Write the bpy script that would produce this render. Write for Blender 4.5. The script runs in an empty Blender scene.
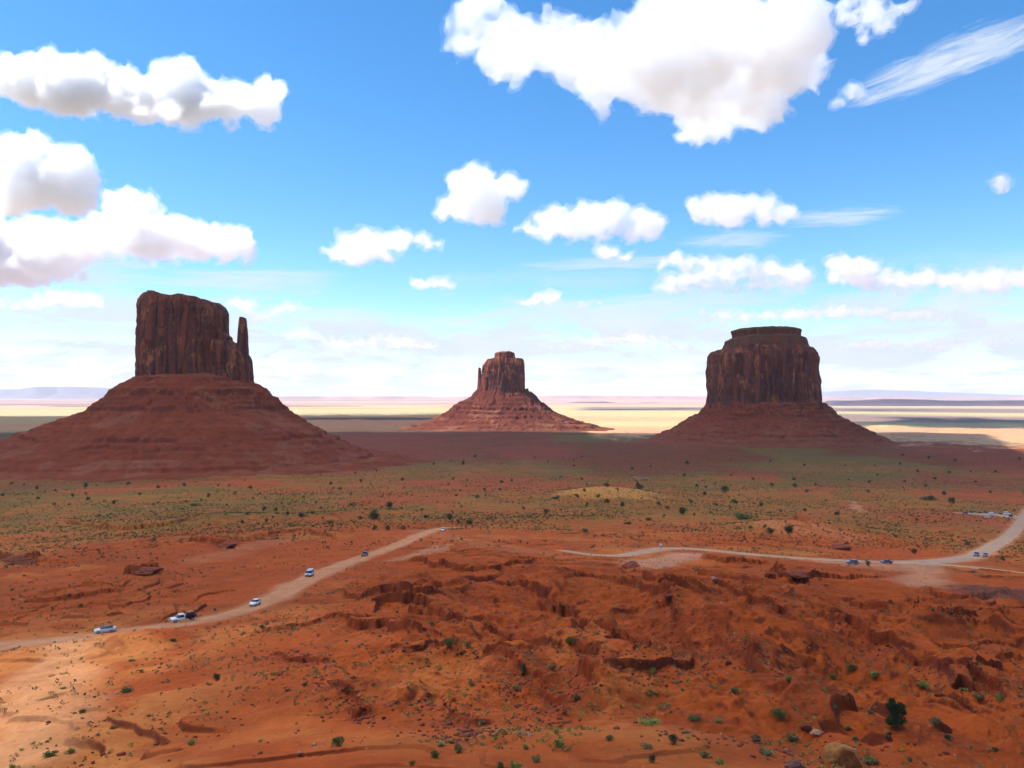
import bpy, bmesh, math, random
import numpy as np
from mathutils import Vector, Matrix

SC = bpy.context.scene
COL = SC.collection
R = math.radians

# ------------------------------------------------------------------ camera, sky, sun, exposure
F = 800.0                      # focal length in pixels of a 1024 px wide frame
HY = 396.0                     # image row of the true horizon
PITCH = math.atan((HY - 384.0) / F)
cam = bpy.data.objects.new('camera', bpy.data.cameras.new('camera'))
COL.objects.link(cam); SC.camera = cam
cam.data.sensor_width = 36.0
cam.data.lens = 36.0 * F / 1024.0
cam.data.clip_start = 0.5
cam.data.clip_end = 250000.0
cam.location = (0, 0, 0)
cam.rotation_euler = (math.pi / 2 + PITCH, 0, 0)

SUN_AZ, SUN_EL = R(-84), R(56)          # azimuth clockwise from +Y
sun_dir = Vector((math.sin(SUN_AZ) * math.cos(SUN_EL), math.cos(SUN_AZ) * math.cos(SUN_EL), math.sin(SUN_EL)))
sun = bpy.data.objects.new('sun', bpy.data.lights.new('sun', 'SUN'))
COL.objects.link(sun)
sun.data.energy = 4.6; sun.data.angle = R(0.5); sun.data.color = (1.0, 0.97, 0.93)
sun.rotation_euler = sun_dir.to_track_quat('Z', 'Y').to_euler()

SC.view_settings.view_transform = 'Standard'
SC.view_settings.look = 'None'
SC.view_settings.exposure = 0.90
SC.view_settings.gamma = 1.0
SC.view_settings.use_curve_mapping = False
SC.cycles.volume_bounces = 10
SC.cycles.adaptive_threshold = 0.02
SC.cycles.max_bounces = 14
SC.cycles.diffuse_bounces = 3
SC.cycles.transparent_max_bounces = 24
SC.cycles.sample_clamp_indirect = 6.0


def nd(t, typ, **kw):
    n = t.nodes.new(typ)
    for k, v in kw.items():
        setattr(n, k, v)
    return n


def math_n(t, op, a, b=None, c=None, clamp=False):
    n = t.nodes.new('ShaderNodeMath'); n.operation = op; n.use_clamp = clamp
    for i, v in enumerate((a, b, c)):
        if v is None: continue
        if hasattr(v, 'links'): t.links.new(v, n.inputs[i])
        else: n.inputs[i].default_value = v
    return n.outputs[0]


def ramp(t, fac, lo, hi, smooth=True):
    n = t.nodes.new('ShaderNodeMapRange'); n.clamp = True
    n.interpolation_type = 'SMOOTHSTEP' if smooth else 'LINEAR'
    t.links.new(fac, n.inputs[0])
    n.inputs[1].default_value = lo; n.inputs[2].default_value = hi
    n.inputs[3].default_value = 0; n.inputs[4].default_value = 1
    return n.outputs[0]


def mixc(t, fac, a, b, blend='MIX'):
    n = t.nodes.new('ShaderNodeMix'); n.data_type = 'RGBA'; n.blend_type = blend
    if hasattr(fac, 'links'): t.links.new(fac, n.inputs[0])
    else: n.inputs[0].default_value = fac
    for i, v in ((6, a), (7, b)):
        if hasattr(v, 'links'): t.links.new(v, n.inputs[i])
        else: n.inputs[i].default_value = (*v, 1) if len(v) == 3 else v
    return n.outputs[2]


# world: Nishita sky plus thin high cloud veil laid on a plane far overhead
w = bpy.data.worlds.new('World'); SC.world = w; w.use_nodes = True
t = w.node_tree
bg = t.nodes['Background']
sky = nd(t, 'ShaderNodeTexSky', sky_type='NISHITA', sun_disc=False)
sky.sun_elevation = SUN_EL; sky.sun_rotation = SUN_AZ
sky.altitude = 1600; sky.air_density = 1.0; sky.dust_density = 0.6; sky.ozone_density = 2.2
hs = nd(t, 'ShaderNodeHueSaturation'); hs.inputs['Saturation'].default_value = 1.30
hs.inputs['Hue'].default_value = 0.497; hs.inputs['Value'].default_value = 1.68
t.links.new(sky.outputs[0], hs.inputs['Color'])
tc = nd(t, 'ShaderNodeTexCoord')
sp = nd(t, 'ShaderNodeSeparateXYZ'); t.links.new(tc.outputs['Generated'], sp.inputs[0])
elev = math_n(t, 'MAXIMUM', sp.outputs[2], 0.0)
zz = math_n(t, 'ADD', elev, 0.035)
u = math_n(t, 'DIVIDE', sp.outputs[0], zz); v = math_n(t, 'DIVIDE', sp.outputs[1], zz)
cb = nd(t, 'ShaderNodeCombineXYZ'); t.links.new(u, cb.inputs[0]); t.links.new(v, cb.inputs[1])


def wnoise(vec, scale, detail, rough=0.55, off=(0, 0, 0), sc=(1, 1, 1), dist=0.0):
    mp = nd(t, 'ShaderNodeMapping'); t.links.new(vec, mp.inputs[0])
    mp.inputs[1].default_value = off; mp.inputs[3].default_value = sc
    n = nd(t, 'ShaderNodeTexNoise'); t.links.new(mp.outputs[0], n.inputs[0])
    n.inputs['Scale'].default_value = scale; n.inputs['Detail'].default_value = detail
    n.inputs['Roughness'].default_value = rough; n.inputs['Distortion'].default_value = dist
    return n.outputs[0]


n1 = wnoise(cb.outputs[0], 0.42, 9, 0.58, (3.1, 1.7, 0), (1, 0.8, 1), 0.3)
n2 = wnoise(tc.outputs['Generated'], 9.0, 8, 0.6, (0.3, 0.2, 1.4), (1, 1, 3.6), 0.25)
# veil is denser towards the horizon, absent high up
low = ramp(t, sp.outputs[2], 0.175, 0.075)
cov = math_n(t, 'ADD', math_n(t, 'MULTIPLY', n1, 0.35), math_n(t, 'MULTIPLY', n2, 0.75))
veil = math_n(t, 'MULTIPLY', ramp(t, math_n(t, 'ADD', cov, math_n(t, 'MULTIPLY', low, 0.10)), 0.55, 0.70), low)
base_veil = math_n(t, 'MULTIPLY', ramp(t, sp.outputs[2], 0.13, 0.0), 0.50)
veil = math_n(t, 'MAXIMUM', veil, base_veil)


def wisp(px, py, rx, ry, rot, strength, sc=(1, 1, 1), nscale=14.0):
    """an elongated ice-cloud wisp around one direction of the sky"""
    d = Vector(((px - 512) / F, 1.0, (HY - py) / F)).normalized()
    right = Vector((d.y, -d.x, 0)).normalized(); up = right.cross(d)
    a = right * math.cos(rot) + up * math.sin(rot); b = up * math.cos(rot) - right * math.sin(rot)
    outs = []
    for ax, rr in ((a, rx), (b, ry)):
        dp = nd(t, 'ShaderNodeVectorMath', operation='DOT_PRODUCT')
        t.links.new(tc.outputs['Generated'], dp.inputs[0]); dp.inputs[1].default_value = ax / (rr / F)
        outs.append(math_n(t, 'SUBTRACT', dp.outputs['Value'], d.dot(ax) / (rr / F)))
    dist = math_n(t, 'ADD', math_n(t, 'POWER', math_n(t, 'ABSOLUTE', outs[0]), 2), math_n(t, 'POWER', math_n(t, 'ABSOLUTE', outs[1]), 2))
    cc = nd(t, 'ShaderNodeCombineXYZ')
    t.links.new(outs[0], cc.inputs[0]); t.links.new(outs[1], cc.inputs[1]); cc.inputs[2].default_value = px * .01
    n = wnoise(cc.outputs[0], 1.7, 10, 0.66, (0, 0, 0), (0.8, 1.4, 1), 0.9)
    m = math_n(t, 'SUBTRACT', math_n(t, 'ADD', math_n(t, 'SUBTRACT', 1.0, dist), math_n(t, 'MULTIPLY', n, 2.3)), 1.30)
    return math_n(t, 'MULTIPLY', ramp(t, m, 0.0, 1.1), strength)


WISPS = [(955, 58, 95, 20, 0.22, .95), (985, 45, 60, 22, 0.2, .8), (840, 216, 62, 11, -0.02, .75), (730, 240, 60, 12, 0, .6), (620, 262, 130, 9, 0.02, .7),
         (60, 268, 110, 20, 0, .8), (250, 280, 110, 14, .05, .8), (300, 318, 140, 16, 0, .8), (90, 320, 150, 18, 0, .75), (330, 352, 140, 13, 0, .8),
         (440, 322, 110, 10, .02, .6), (700, 300, 130, 12, 0, .8), (930, 325, 130, 22, 0, .9), (620, 355, 160, 16, 0, .85), (900, 365, 140, 10, 0, .7), (80, 372, 120, 8, 0, .5)]
for wsp in WISPS:
    veil = math_n(t, 'MAXIMUM', veil, wisp(*wsp))
tone = mixc(t, wnoise(tc.outputs['Generated'], 14.0, 6, 0.6, (2, 1, .4), (1, 1, 3.2)), (4.9, 5.9, 7.3), (6.9, 7.15, 7.5))
skyc = mixc(t, veil, hs.outputs[0], tone)
t.links.new(skyc, bg.inputs[0]); bg.inputs[1].default_value = 0.075


# ------------------------------------------------------------------ helpers
def tag(o, label=None, cat=None, group=None, kind=None):
    if label: o['label'] = label
    if cat: o['category'] = cat
    if group: o['group'] = group
    if kind: o['kind'] = kind
    return o


def link(name, me, mat=None, parent=None, loc=None):
    o = bpy.data.objects.new(name, me); COL.objects.link(o)
    if mat is not None and not me.materials: me.materials.append(mat)
    if parent is not None: o.parent = parent
    if loc is not None: o.location = loc
    return o


def mesh_np(name, co, quads, smooth=True):
    me = bpy.data.meshes.new(name)
    co = np.asarray(co, np.float32); quads = np.asarray(quads, np.int32)
    k = quads.shape[1]
    me.vertices.add(len(co)); me.vertices.foreach_set('co', co.ravel())
    me.loops.add(quads.size); me.loops.foreach_set('vertex_index', quads.ravel())
    me.polygons.add(len(quads))
    me.polygons.foreach_set('loop_start', np.arange(0, quads.size, k, dtype=np.int32))
    me.polygons.foreach_set('loop_total', np.full(len(quads), k, np.int32))
    me.update(calc_edges=True); me.validate()
    if smooth: me.polygons.foreach_set('use_smooth', np.ones(len(me.polygons), bool))
    return me


def grid_quads(nr, nc, wrap=False):
    i = np.arange(nr - 1)[:, None]; j = np.arange(nc if wrap else nc - 1)[None, :]
    j2 = (j + 1) % nc
    return np.stack([(i * nc + j), (i * nc + j2), ((i + 1) * nc + j2), ((i + 1) * nc + j)], -1).reshape(-1, 4)


def _h(ix, iy, iz, s):
    n = (ix * 374761393 + iy * 668265263 + iz * 1274126177 + int(s) * 974634777) & 0xffffffff
    n = ((n ^ (n >> 13)) * 1274126177) & 0xffffffff
    n = ((n ^ (n >> 15)) * 2246822519) & 0xffffffff
    return ((n ^ (n >> 16)) & 0xffff) / 65535.0


def n2d(x, y, s=0):
    ix = np.floor(x).astype(np.int64); iy = np.floor(y).astype(np.int64)
    fx = x - ix; fy = y - iy
    fx = fx * fx * fx * (fx * (fx * 6 - 15) + 10); fy = fy * fy * fy * (fy * (fy * 6 - 15) + 10)
    z = np.zeros_like(ix)
    a = _h(ix, iy, z, s); b = _h(ix + 1, iy, z, s); c = _h(ix, iy + 1, z, s); d = _h(ix + 1, iy + 1, z, s)
    return (a + (b - a) * fx) * (1 - fy) + (c + (d - c) * fx) * fy


def n3d(p, s=0):
    i = np.floor(p).astype(np.int64); f = p - i; u_ = f * f * (3 - 2 * f); r = 0
    for dx in (0, 1):
        for dy in (0, 1):
            for dz in (0, 1):
                wt = (u_[:, 0] if dx else 1 - u_[:, 0]) * (u_[:, 1] if dy else 1 - u_[:, 1]) * (u_[:, 2] if dz else 1 - u_[:, 2])
                r = r + wt * _h(i[:, 0] + dx, i[:, 1] + dy, i[:, 2] + dz, s)
    return r


def fbm(x, y, sc, octs=5, s=0, gain=.5):
    r = 0; a = 1; tot = 0
    for o in range(octs):
        c, sn = math.cos(o * 1.1), math.sin(o * 1.1)
        r = r + a * n2d((x * c - y * sn) / sc + o * 17.3, (x * sn + y * c) / sc + o * 9.1, s + o); tot += a
        a *= gain; sc *= .5
    return r / tot


def ridged(x, y, sc, octs=4, s=0, gain=.5):
    r = 0; a = 1; tot = 0
    for o in range(octs):
        c, sn = math.cos(o * 1.3), math.sin(o * 1.3)
        r = r + a * (1 - np.abs(2 * n2d((x * c - y * sn) / sc + o * 7.3, (x * sn + y * c) / sc + o * 3.1, s + o) - 1)); tot += a
        a *= gain; sc *= .5
    return r / tot


def sstep(x, a, b):
    q = np.clip((x - a) / (b - a), 0, 1); return q * q * (3 - 2 * q)


# ------------------------------------------------------------------ terrain height
PR = np.array([0, 2, 5, 14, 30, 60, 80, 100, 130, 167, 215, 250, 300, 330, 400, 450, 600, 800, 1200, 1500, 2100, 3000, 6000, 20000, 60000, 90000], float)
PZ = -np.array([1.7, 1.9, 3.3, 8.2, 16.4, 28.6, 35.3, 41.5, 45.5, 48.6, 55, 58.3, 62.2, 64.8, 71, 75, 88, 98, 112, 117, 119, 120, 122, 131, 145, 160], float)


def base(x, y):
    r = np.sqrt(x * x + y * y)
    z = np.interp(np.log(r + 3), np.log(PR + 3), PZ)
    # broad swells
    z = z + (fbm(x, y, 420, 2, 11) - .5) * 9 * sstep(r, 500, 1100) * (1 - sstep(r, 4000, 9000))
    return z


def unproject(px, py, fn=base):
    """world point where the sight line through a picture position meets the ground"""
    px = np.atleast_1d(np.asarray(px, float)); py = np.atleast_1d(np.asarray(py, float))
    dx = (px - 512) / F; dz = (HY - py) / F
    lo = np.full(px.shape, 40.0); hi = np.full(px.shape, 80000.0)
    ts = np.exp(np.linspace(np.log(40), np.log(80000), 500))
    found = np.zeros(px.shape, bool)
    prev = ts[0]
    for q in ts[1:]:
        under = (dz * q < fn(dx * q, np.full(px.shape, q))) & ~found
        lo[under] = prev; hi[under] = q; found |= under; prev = q
    for _ in range(30):
        m = (lo + hi) / 2; un = dz * m < fn(dx * m, m)
        hi = np.where(un, m, hi); lo = np.where(un, lo, m)
    return dx * hi, hi


def unproj_line(pts):
    a = np.array(pts, float); x, y = unproject(a[:, 0], a[:, 1]); return np.stack([x, y], 1)


def resample(P, step):
    # Catmull-Rom then even spacing
    Q = []
    P = np.vstack([2 * P[0] - P[1], P, 2 * P[-1] - P[-2]])
    for i in range(1, len(P) - 2):
        for q in np.linspace(0, 1, 16, endpoint=False):
            a, b, c, d = P[i - 1], P[i], P[i + 1], P[i + 2]
            Q.append(.5 * ((2 * b) + (-a + c) * q + (2 * a - 5 * b + 4 * c - d) * q * q + (-a + 3 * b - 3 * c + d) * q ** 3))
    Q.append(P[-2]); Q = np.array(Q)
    s = np.r_[0, np.cumsum(np.linalg.norm(np.diff(Q, axis=0), axis=1))]
    n = max(3, int(s[-1] / step)); tt = np.linspace(0, s[-1], n)
    return np.stack([np.interp(tt, s, Q[:, k]) for k in range(Q.shape[1])], 1)


def seg_dist(x, y, P):
    """distance to a polyline, signed side and position along (0..1)"""
    best = np.full(x.shape, 1e9); side = np.zeros(x.shape); along = np.zeros(x.shape)
    L = np.linalg.norm(np.diff(P, axis=0), axis=1); cum = np.r_[0, np.cumsum(L)]
    for i in range(len(P) - 1):
        ax, ay = P[i]; vx, vy = P[i + 1] - P[i]; l2 = vx * vx + vy * vy + 1e-9
        q = np.clip(((x - ax) * vx + (y - ay) * vy) / l2, 0, 1)
        dx = x - ax - q * vx; dy = y - ay - q * vy; d = np.sqrt(dx * dx + dy * dy)
        m = d < best
        best = np.where(m, d, best); side = np.where(m, np.sign(vx * dy - vy * dx), side)
        along = np.where(m, (cum[i] + q * L[i]) / cum[-1], along)
    return best, side, along


# roads: (points in picture, widths in metres)
ROADS = {
    'left': ([(-60, 650), (0, 645), (60, 639), (105, 633), (150, 627), (200, 620), (245, 609), (275, 597), (300, 583), (330, 569), (365, 556), (398, 545), (422, 534), (442, 528), (462, 527)],
             [13, 12, 10, 8, 7, 7, 7, 8, 9, 8, 6, 6.5, 7.5, 6, 4]),
    'right': ([(562, 550), (590, 554), (620, 555), (645, 551), (665, 548), (700, 549), (740, 553), (790, 557), (850, 560.5), (900, 562), (945, 560), (975, 554), (1000, 541), (1016, 527), (1024, 514), (1030, 505)],
              [4, 5, 7, 9, 9, 8, 7.5, 7.5, 8.5, 10, 11, 9, 9, 9, 8, 7]),
    'branch': ([(915, 563), (950, 565), (990, 569), (1030, 574), (1070, 578)], [7, 7, 7, 7, 7]),
    'parking': ([(962, 513.0), (980, 514), (1000, 515), (1022, 518)], [13, 24, 26, 24]),
}
ROADP = {}
for k, (pp, ww) in ROADS.items():
    P = unproj_line(pp); ROADP[k] = resample(np.hstack([P, np.array(ww, float)[:, None]]), 3.0)

# rock ledges: (points in picture, height m, ramp length behind m); upper rock lies on the far side
LEDGES = [
    ([(505, 592), (540, 600), (562, 618), (585, 640), (592, 655)], 3.2, 30),
    ([(560, 650), (585, 668), (597, 690), (588, 710), (560, 722)], 3.0, 22),
    ([(618, 590), (645, 600), (662, 622), (672, 650), (668, 690)], 2.8, 25),
    ([(340, 640), (380, 650), (420, 655), (455, 660)], 2.2, 22),
    ([(348, 612), (400, 612), (440, 622), (466, 630)], 2.6, 26),
    ([(262, 662), (300, 670), (340, 684)], 1.2, 14),
    ([(340, 700), (360, 718), (378, 730)], 1.8, 16),
    ([(395, 560), (430, 566), (475, 577), (520, 578)], 2.4, 34),
    ([(120, 572), (140, 573), (168, 568)], 3.6, 20),
    ([(190, 541), (215, 546), (240, 545)], 2.4, 24),
    ([(0, 555), (20, 560), (45, 553)], 3.2, 24),
    ([(385, 668), (420, 672), (470, 660)], 1.0, 12),
    ([(440, 720), (470, 735), (480, 760)], 1.2, 10),
    ([(765, 575), (790, 590), (830, 592)], 3.4, 30),
    ([(700, 600), (740, 615), (780, 640), (800, 655)], 2.6, 26),
    ([(790, 640), (850, 652), (900, 668), (955, 690), (1010, 695)], 2.4, 24),
    ([(905, 592), (960, 602), (1010, 598)], 1.6, 14),
    ([(560, 600), (600, 596), (640, 604)], 1.4, 18),
    ([(600, 700), (640, 706), (680, 700), (700, 690)], 1.8, 14),
    ([(830, 610), (880, 622), (940, 640), (990, 640)], 2.0, 22),
    ([(690, 560), (730, 566), (770, 566)], 2.2, 24),
    ([(20, 600), (80, 596), (130, 590)], 1.6, 24),
    ([(520, 700), (545, 712), (560, 735)], 1.4, 12),
    ([(470, 640), (520, 648), (548, 660)], 1.6, 16),
    ([(740, 520), (790, 528), (830, 540)], 3.0, 30),
    ([(60, 520), (110, 530), (160, 527), (210, 520)], 3.0, 40),
    ([(250, 540), (300, 533), (340, 540)], 2.0, 30),
    ([(330, 590), (380, 596), (430, 594), (480, 604), (510, 618)], 1.5, 16),
    ([(480, 660), (520, 676), (545, 694), (556, 716)], 1.5, 12),
    ([(690, 640), (720, 660), (742, 684), (770, 700)], 1.6, 14),
    ([(250, 640), (300, 632), (350, 628), (400, 634)], 1.2, 12),
    ([(840, 630), (890, 640), (940, 660), (1000, 668)], 1.6, 16),
    ([(600, 640), (630, 656), (645, 676), (640, 700)], 1.6, 12),
]
LEDGEP = [(resample(unproj_line(pts), 4.0), h, L) for pts, h, L in LEDGES]


def unp1(px, py):
    x, y = unproject(px, py); return float(x[0]), float(y[0])


KNOLLS = []
for px, py, rx, ry, h in [(609, 496, 44, 60, 10), (560, 520, 60, 40, 3), (790, 530, 42, 22, 5), (1000, 598, 14, 10, 2), (725, 575, 26, 18, 1), (905, 588, 12, 8, 1),
                          (840, 690, 12, 16, -2.5), (500, 560, 40, 16, 1), (125, 626, 14, 5, -1), (460, 690, 20, 12, -2), (640, 660, 10, 16, -2.6), (150, 640, 12, 6, 1.2), (240, 520, 50, 30, 4),
                          (640, 750, 12, 7, 2), (900, 740, 16, 6, 1.5), (320, 700, 16, 18, 2.2)]:
    KNOLLS.append((*unp1(px, py), rx, ry, h))


def road_field(x, y):
    """distance beyond the road edge (negative on the road)"""
    out = np.full(x.shape, 1e9)
    for P in ROADP.values():
        lo = P[:, :2].min(0) - 60; hi = P[:, :2].max(0) + 60
        m = (x > lo[0]) & (x < hi[0]) & (y > lo[1]) & (y < hi[1])
        if not m.any(): continue
        Q = P[::2] if len(P) > 40 else P
        d, sd, al = seg_dist(x[m], y[m], Q[:, :2])
        wd = np.interp(al, np.linspace(0, 1, len(P)), P[:, 2])
        out[m] = np.minimum(out[m], d - wd / 2)
    return out


def height(x, y, full=False):
    r = np.sqrt(x * x + y * y)
    b = base(x, y)
    near = 1 - sstep(r, 420, 900)
    rf = road_field(x, y)
    keep = sstep(rf, 0.5, 12)
    keep5 = sstep(rf, -1, 4)
    z = np.zeros_like(b)
    for kx, ky, rx, ry, h in KNOLLS:
        q = ((x - kx) / rx) ** 2 + ((y - ky) / ry) ** 2
        z += h * np.exp(-q) * (q < 12)
    # gullied badland relief
    wx = x + (fbm(x, y, 40, 3, 5) - .5) * 40; wy = y + (fbm(x, y, 40, 3, 6) - .5) * 40
    az = np.degrees(np.arctan2(x, np.maximum(y, 1)))
    rough = sstep(az, -16, -6) * sstep(r, 85, 110) * (1 - sstep(r, 235, 300)) * .85 + .22
    rough = rough * near + .12 * (1 - near) * (1 - sstep(r, 2500, 5000))
    rg = ridged(wx, wy, 46, 5, 21)
    z += (rg - .55) * 8.5 * rough
    z += (fbm(x, y, 130, 4, 31) - .5) * (3.4 * near + 7 * (1 - near) * (1 - sstep(r, 2500, 6000)))
    # terraces: rock beds weather into small scarps
    tn = fbm(wx, wy, 75, 5, 41, .55) * 9
    fr = tn - np.floor(tn); st = sstep(fr, 0.0, .09)
    tm = sstep(fbm(x, y, 60, 3, 47), .46, .60)
    z += (np.floor(tn) + st - tn) * 2.0 * tm * (near * (.25 + rough) + .35 * (1 - near) * (1 - sstep(r, 1500, 2500)))
    steep = ((fr < .09) * tm) * near
    for P, h, L in LEDGEP:
        lo = P.min(0) - 3 * L; hi = P.max(0) + 3 * L
        m = (x > lo[0]) & (x < hi[0]) & (y > lo[1]) & (y < hi[1])
        if not m.any(): continue
        xm, ym = x[m], y[m]
        jx = (fbm(xm, ym, 9, 4, 61, .7) - .5) * 11; jy = (fbm(xm, ym, 9, 4, 62, .7) - .5) * 11
        d, sd, al = seg_dist(xm + jx, ym + jy, P)
        # far side from the overlook is the upper side: line runs left to right, so left of travel = far
        s = d * sd
        taper = sstep(al, 0, .18) * (1 - sstep(al, .8, 1.0)) * (.6 + .8 * fbm(xm, ym, 12, 2, 63))
        up = np.where(s > 0, np.exp(-s / L), 0) * sstep(s, -.1, .5)
        ap = np.where(s <= 0, np.exp(s / 2.2) * .22, .22 * (1 - sstep(s, 0, .5)))   # fallen debris at the foot
        z[m] += 1.0 * h * taper * (up + ap)
        steep[m] = np.maximum(steep[m], taper * ((s > -1.6) & (s < .6)))
    mid = fbm(x, y, 9, 5, 71, .62) - .5 + (ridged(wx, wy, 13, 4, 73, .6) - .6) * .9 * rough
    z += mid * 1.7 * near * (.4 + rough)
    z += (fbm(x, y, 1.7, 3, 81) - .5) * .34 * (1 - sstep(r, 200, 420)) * (.5 + rough + steep * .3)
    z = z * keep + (1 - keep) * z * .0
    zz_ = b + z * (.15 * sstep(r, 12, 50) + .85 * sstep(r, 55, 115))
    if full: return zz_, rf, steep, rough, keep5
    return zz_


# polar sheet, rows spaced so each covers about the same height in the picture
rr = [1.0]
while rr[-1] < 88000:
    r_ = rr[-1]
    if r_ < 55: rr.append(r_ * 1.06); continue
    drop = -float(base(np.array([0.0]), np.array([r_]))[0])
    px_step = .55 if r_ < 700 else .5
    rr.append(r_ + min(max(r_ * r_ / (F * drop) * px_step, .14), r_ * .02))
rr = np.array(rr)
az_f = np.arange(-36.5, 36.5, .062); az_c1 = np.arange(-180, -36.5, 2.5); az_c2 = np.arange(36.5, 180, 2.5)
azs = np.radians(np.r_[az_c1, az_f, az_c2])
RR, AA = np.meshgrid(rr, azs, indexing='ij')
X = (RR * np.sin(AA)).ravel(); Y = (RR * np.cos(AA)).ravel()
Z, RF, STEEP, ROUGH, _ = height(X, Y, True)
print('terrain', RR.shape)


def terrain_z(x, y):
    x = np.atleast_1d(np.asarray(x, float)); y = np.atleast_1d(np.asarray(y, float))
    """height of the built sheet, bilinear in its own grid"""
    r = np.hypot(x, y); a = np.arctan2(x, y)
    i = np.clip(np.searchsorted(rr, r) - 1, 0, len(rr) - 2); j = np.clip(np.searchsorted(azs, a) - 1, 0, len(azs) - 2)
    fi = (r - rr[i]) / (rr[i + 1] - rr[i]); fj = (a - azs[j]) / (azs[j + 1] - azs[j])
    G = Z.reshape(RR.shape)
    return (G[i, j] * (1 - fi) + G[i + 1, j] * fi) * (1 - fj) + (G[i, j + 1] * (1 - fi) + G[i + 1, j + 1] * fi) * fj


def ground_at(px, py):
    """true visible ground point under a picture position"""
    dx = (px - 512) / F; dz = (HY - py) / F
    ts = np.exp(np.linspace(math.log(45), math.log(60000), 5000))
    zz = terrain_z(dx * ts, ts)
    k = int(np.argmax(dz * ts < zz)); k = max(k, 1)
    return Vector((dx * ts[k], ts[k], float(zz[k])))


# ground colours: soil kinds and painted shade mixed by where they lie
def C(*a): return np.array(a, float)


SOIL = C(.31, .058, .009); SAND = C(.42, .125, .026); ROCK_SHADE = C(.10, .018, .009); BROWN = C(.215, .092, .018); OLIVE = C(.140, .086, .017)
DARKP = C(.120, .060, .036); YELLOW = C(.47, .35, .165); PINK = C(.50, .29, .215); ORANGE = C(.52, .27, .14); LILAC_SHADE = C(.20, .13, .12); DUST = C(.42, .19, .095)
px_ = 512 + F * X / np.maximum(Y, 1); py_ = HY - F * Z / np.maximum(Y, 1)
rad = np.hypot(X, Y)


def mix(a, b, m): return a + (b - a) * m[:, None]


fA = fbm(X, Y, 60, 5, 101); fB = fbm(X, Y, 14, 5, 111); fC = fbm(X, Y, 3.2, 4, 121); fD = fbm(X, Y, 260, 4, 131)
col = np.tile(SOIL, (len(X), 1))
col = mix(col, SAND, sstep(fA * .6 + fB * .4 - ROUGH * .08, .47, .68) * .8)
col = mix(col, C(.27, .052, .016), sstep(fB * .5 + fC * .5, .54, .70) * .6 * ROUGH.clip(0, 1))
azd = np.degrees(np.arctan2(X, np.maximum(Y, 1)))
# pale washed sand on the left, below the road
wsh = (1 - sstep(azd, -27, -15)) * (1 - sstep(rad, 190, 260)) * sstep(fB + fA * .4, .5, .8)
col = mix(col, C(.45, .150, .036), wsh * .9)
# grassy plain past the badlands
pl = sstep(rad + (fA - .5) * 260, 380, 620) * (Y > 0)
gr = sstep(fbm(X, Y, 24, 4, 141) * .45 + fD * .55, .42, .56)
plain = mix(np.tile(C(.28, .085, .018), (len(X), 1)), BROWN, sstep(fB, .40, .58))
plain = mix(plain, OLIVE, gr * .75)
plain = mix(plain, C(.30, .065, .018), sstep(fbm(X, Y, 110, 4, 151), .54, .66) * .85)
col = mix(col, plain, pl)
# darker red flats around the buttes
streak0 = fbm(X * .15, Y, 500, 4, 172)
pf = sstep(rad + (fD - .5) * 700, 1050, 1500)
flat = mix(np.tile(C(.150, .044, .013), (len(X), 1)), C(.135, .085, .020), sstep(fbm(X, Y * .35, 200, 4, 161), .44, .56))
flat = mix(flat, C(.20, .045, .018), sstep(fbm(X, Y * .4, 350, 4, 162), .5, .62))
flat = mix(flat, mix(np.tile(C(.085, .040, .022), (len(X), 1)), C(.070, .055, .022), sstep(streak0, .45, .55)), sstep(rad, 2400, 2800) * .9)  # farther flats darker: missing cloud shade put into the colour
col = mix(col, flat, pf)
# far plains in long pale and dark belts, cloud shade painted into the dark
streak = fbm(X * .12, Y, 900, 4, 171); streak2 = fbm(X * .2, Y, 2600, 4, 181)
edge = 5600 - 3300 * sstep(azd, 1.5, 6.0) - 0 * azd + (streak - .5) * np.where(azd < 3, 1500, 500)
ff = sstep(rad + (fB - .5) * 500 + (fA - .5) * 700, edge * .96, edge * 1.14)
far = mix(np.tile(YELLOW, (len(X), 1)), ORANGE, sstep(streak, .42, .58) * .8)
far = mix(far, ORANGE * .9, (1 - sstep(rad + (streak - .5) * 1500, 3600, 4600)) * .75)
far = mix(far, C(.42, .37, .17), sstep(fbm(X * .2, Y, 700, 3, 191), .52, .62) * .6)
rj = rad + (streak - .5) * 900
shade_belt = np.maximum(sstep(rj, 3800, 4300) * (1 - sstep(rj, 5300, 6000)) * sstep(azd, 18, 22), sstep(rj, 6200, 7000) * (1 - sstep(rj, 8500, 9800)) * sstep(azd, 4, 6))
far = mix(far, LILAC_SHADE, shade_belt * .9)  # cloud shadow painted as lilac ground
far = mix(far, PINK, sstep(rad, 8500, 13000) * (1 - shade_belt))
far = mix(far, LILAC_SHADE, sstep(streak2, .55, .60) * sstep(rad, 9000, 12000) * .85)
col = mix(col, far, ff)
# scarp rock with ledge shade painted into its colour; dust beside the roads
G_ = Z.reshape(RR.shape)
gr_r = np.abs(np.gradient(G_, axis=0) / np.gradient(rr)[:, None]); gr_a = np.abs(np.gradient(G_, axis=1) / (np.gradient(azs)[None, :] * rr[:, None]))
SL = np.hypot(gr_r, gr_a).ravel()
col = mix(col, ROCK_SHADE, np.clip(np.clip(STEEP, 0, 1) * .5 + sstep(SL, .65, 1.3) * (rad < 1100) * (rad > 70), 0, 1) * (.55 + .5 * fC).clip(0, 1))
col = mix(col, C(.22, .038, .009), sstep(fbm(X, Y * .6, 9, 5, 115, .6), .52, .62) * ROUGH.clip(0, 1) * .75 * (rad < 420))
col = mix(col, C(.12, .045, .03), (1 - sstep(np.hypot(X - unp1(1000, 598)[0], (Y - unp1(1000, 598)[1]) * .8) + (fB - .5) * 14, 12, 20)) * .8)
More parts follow.
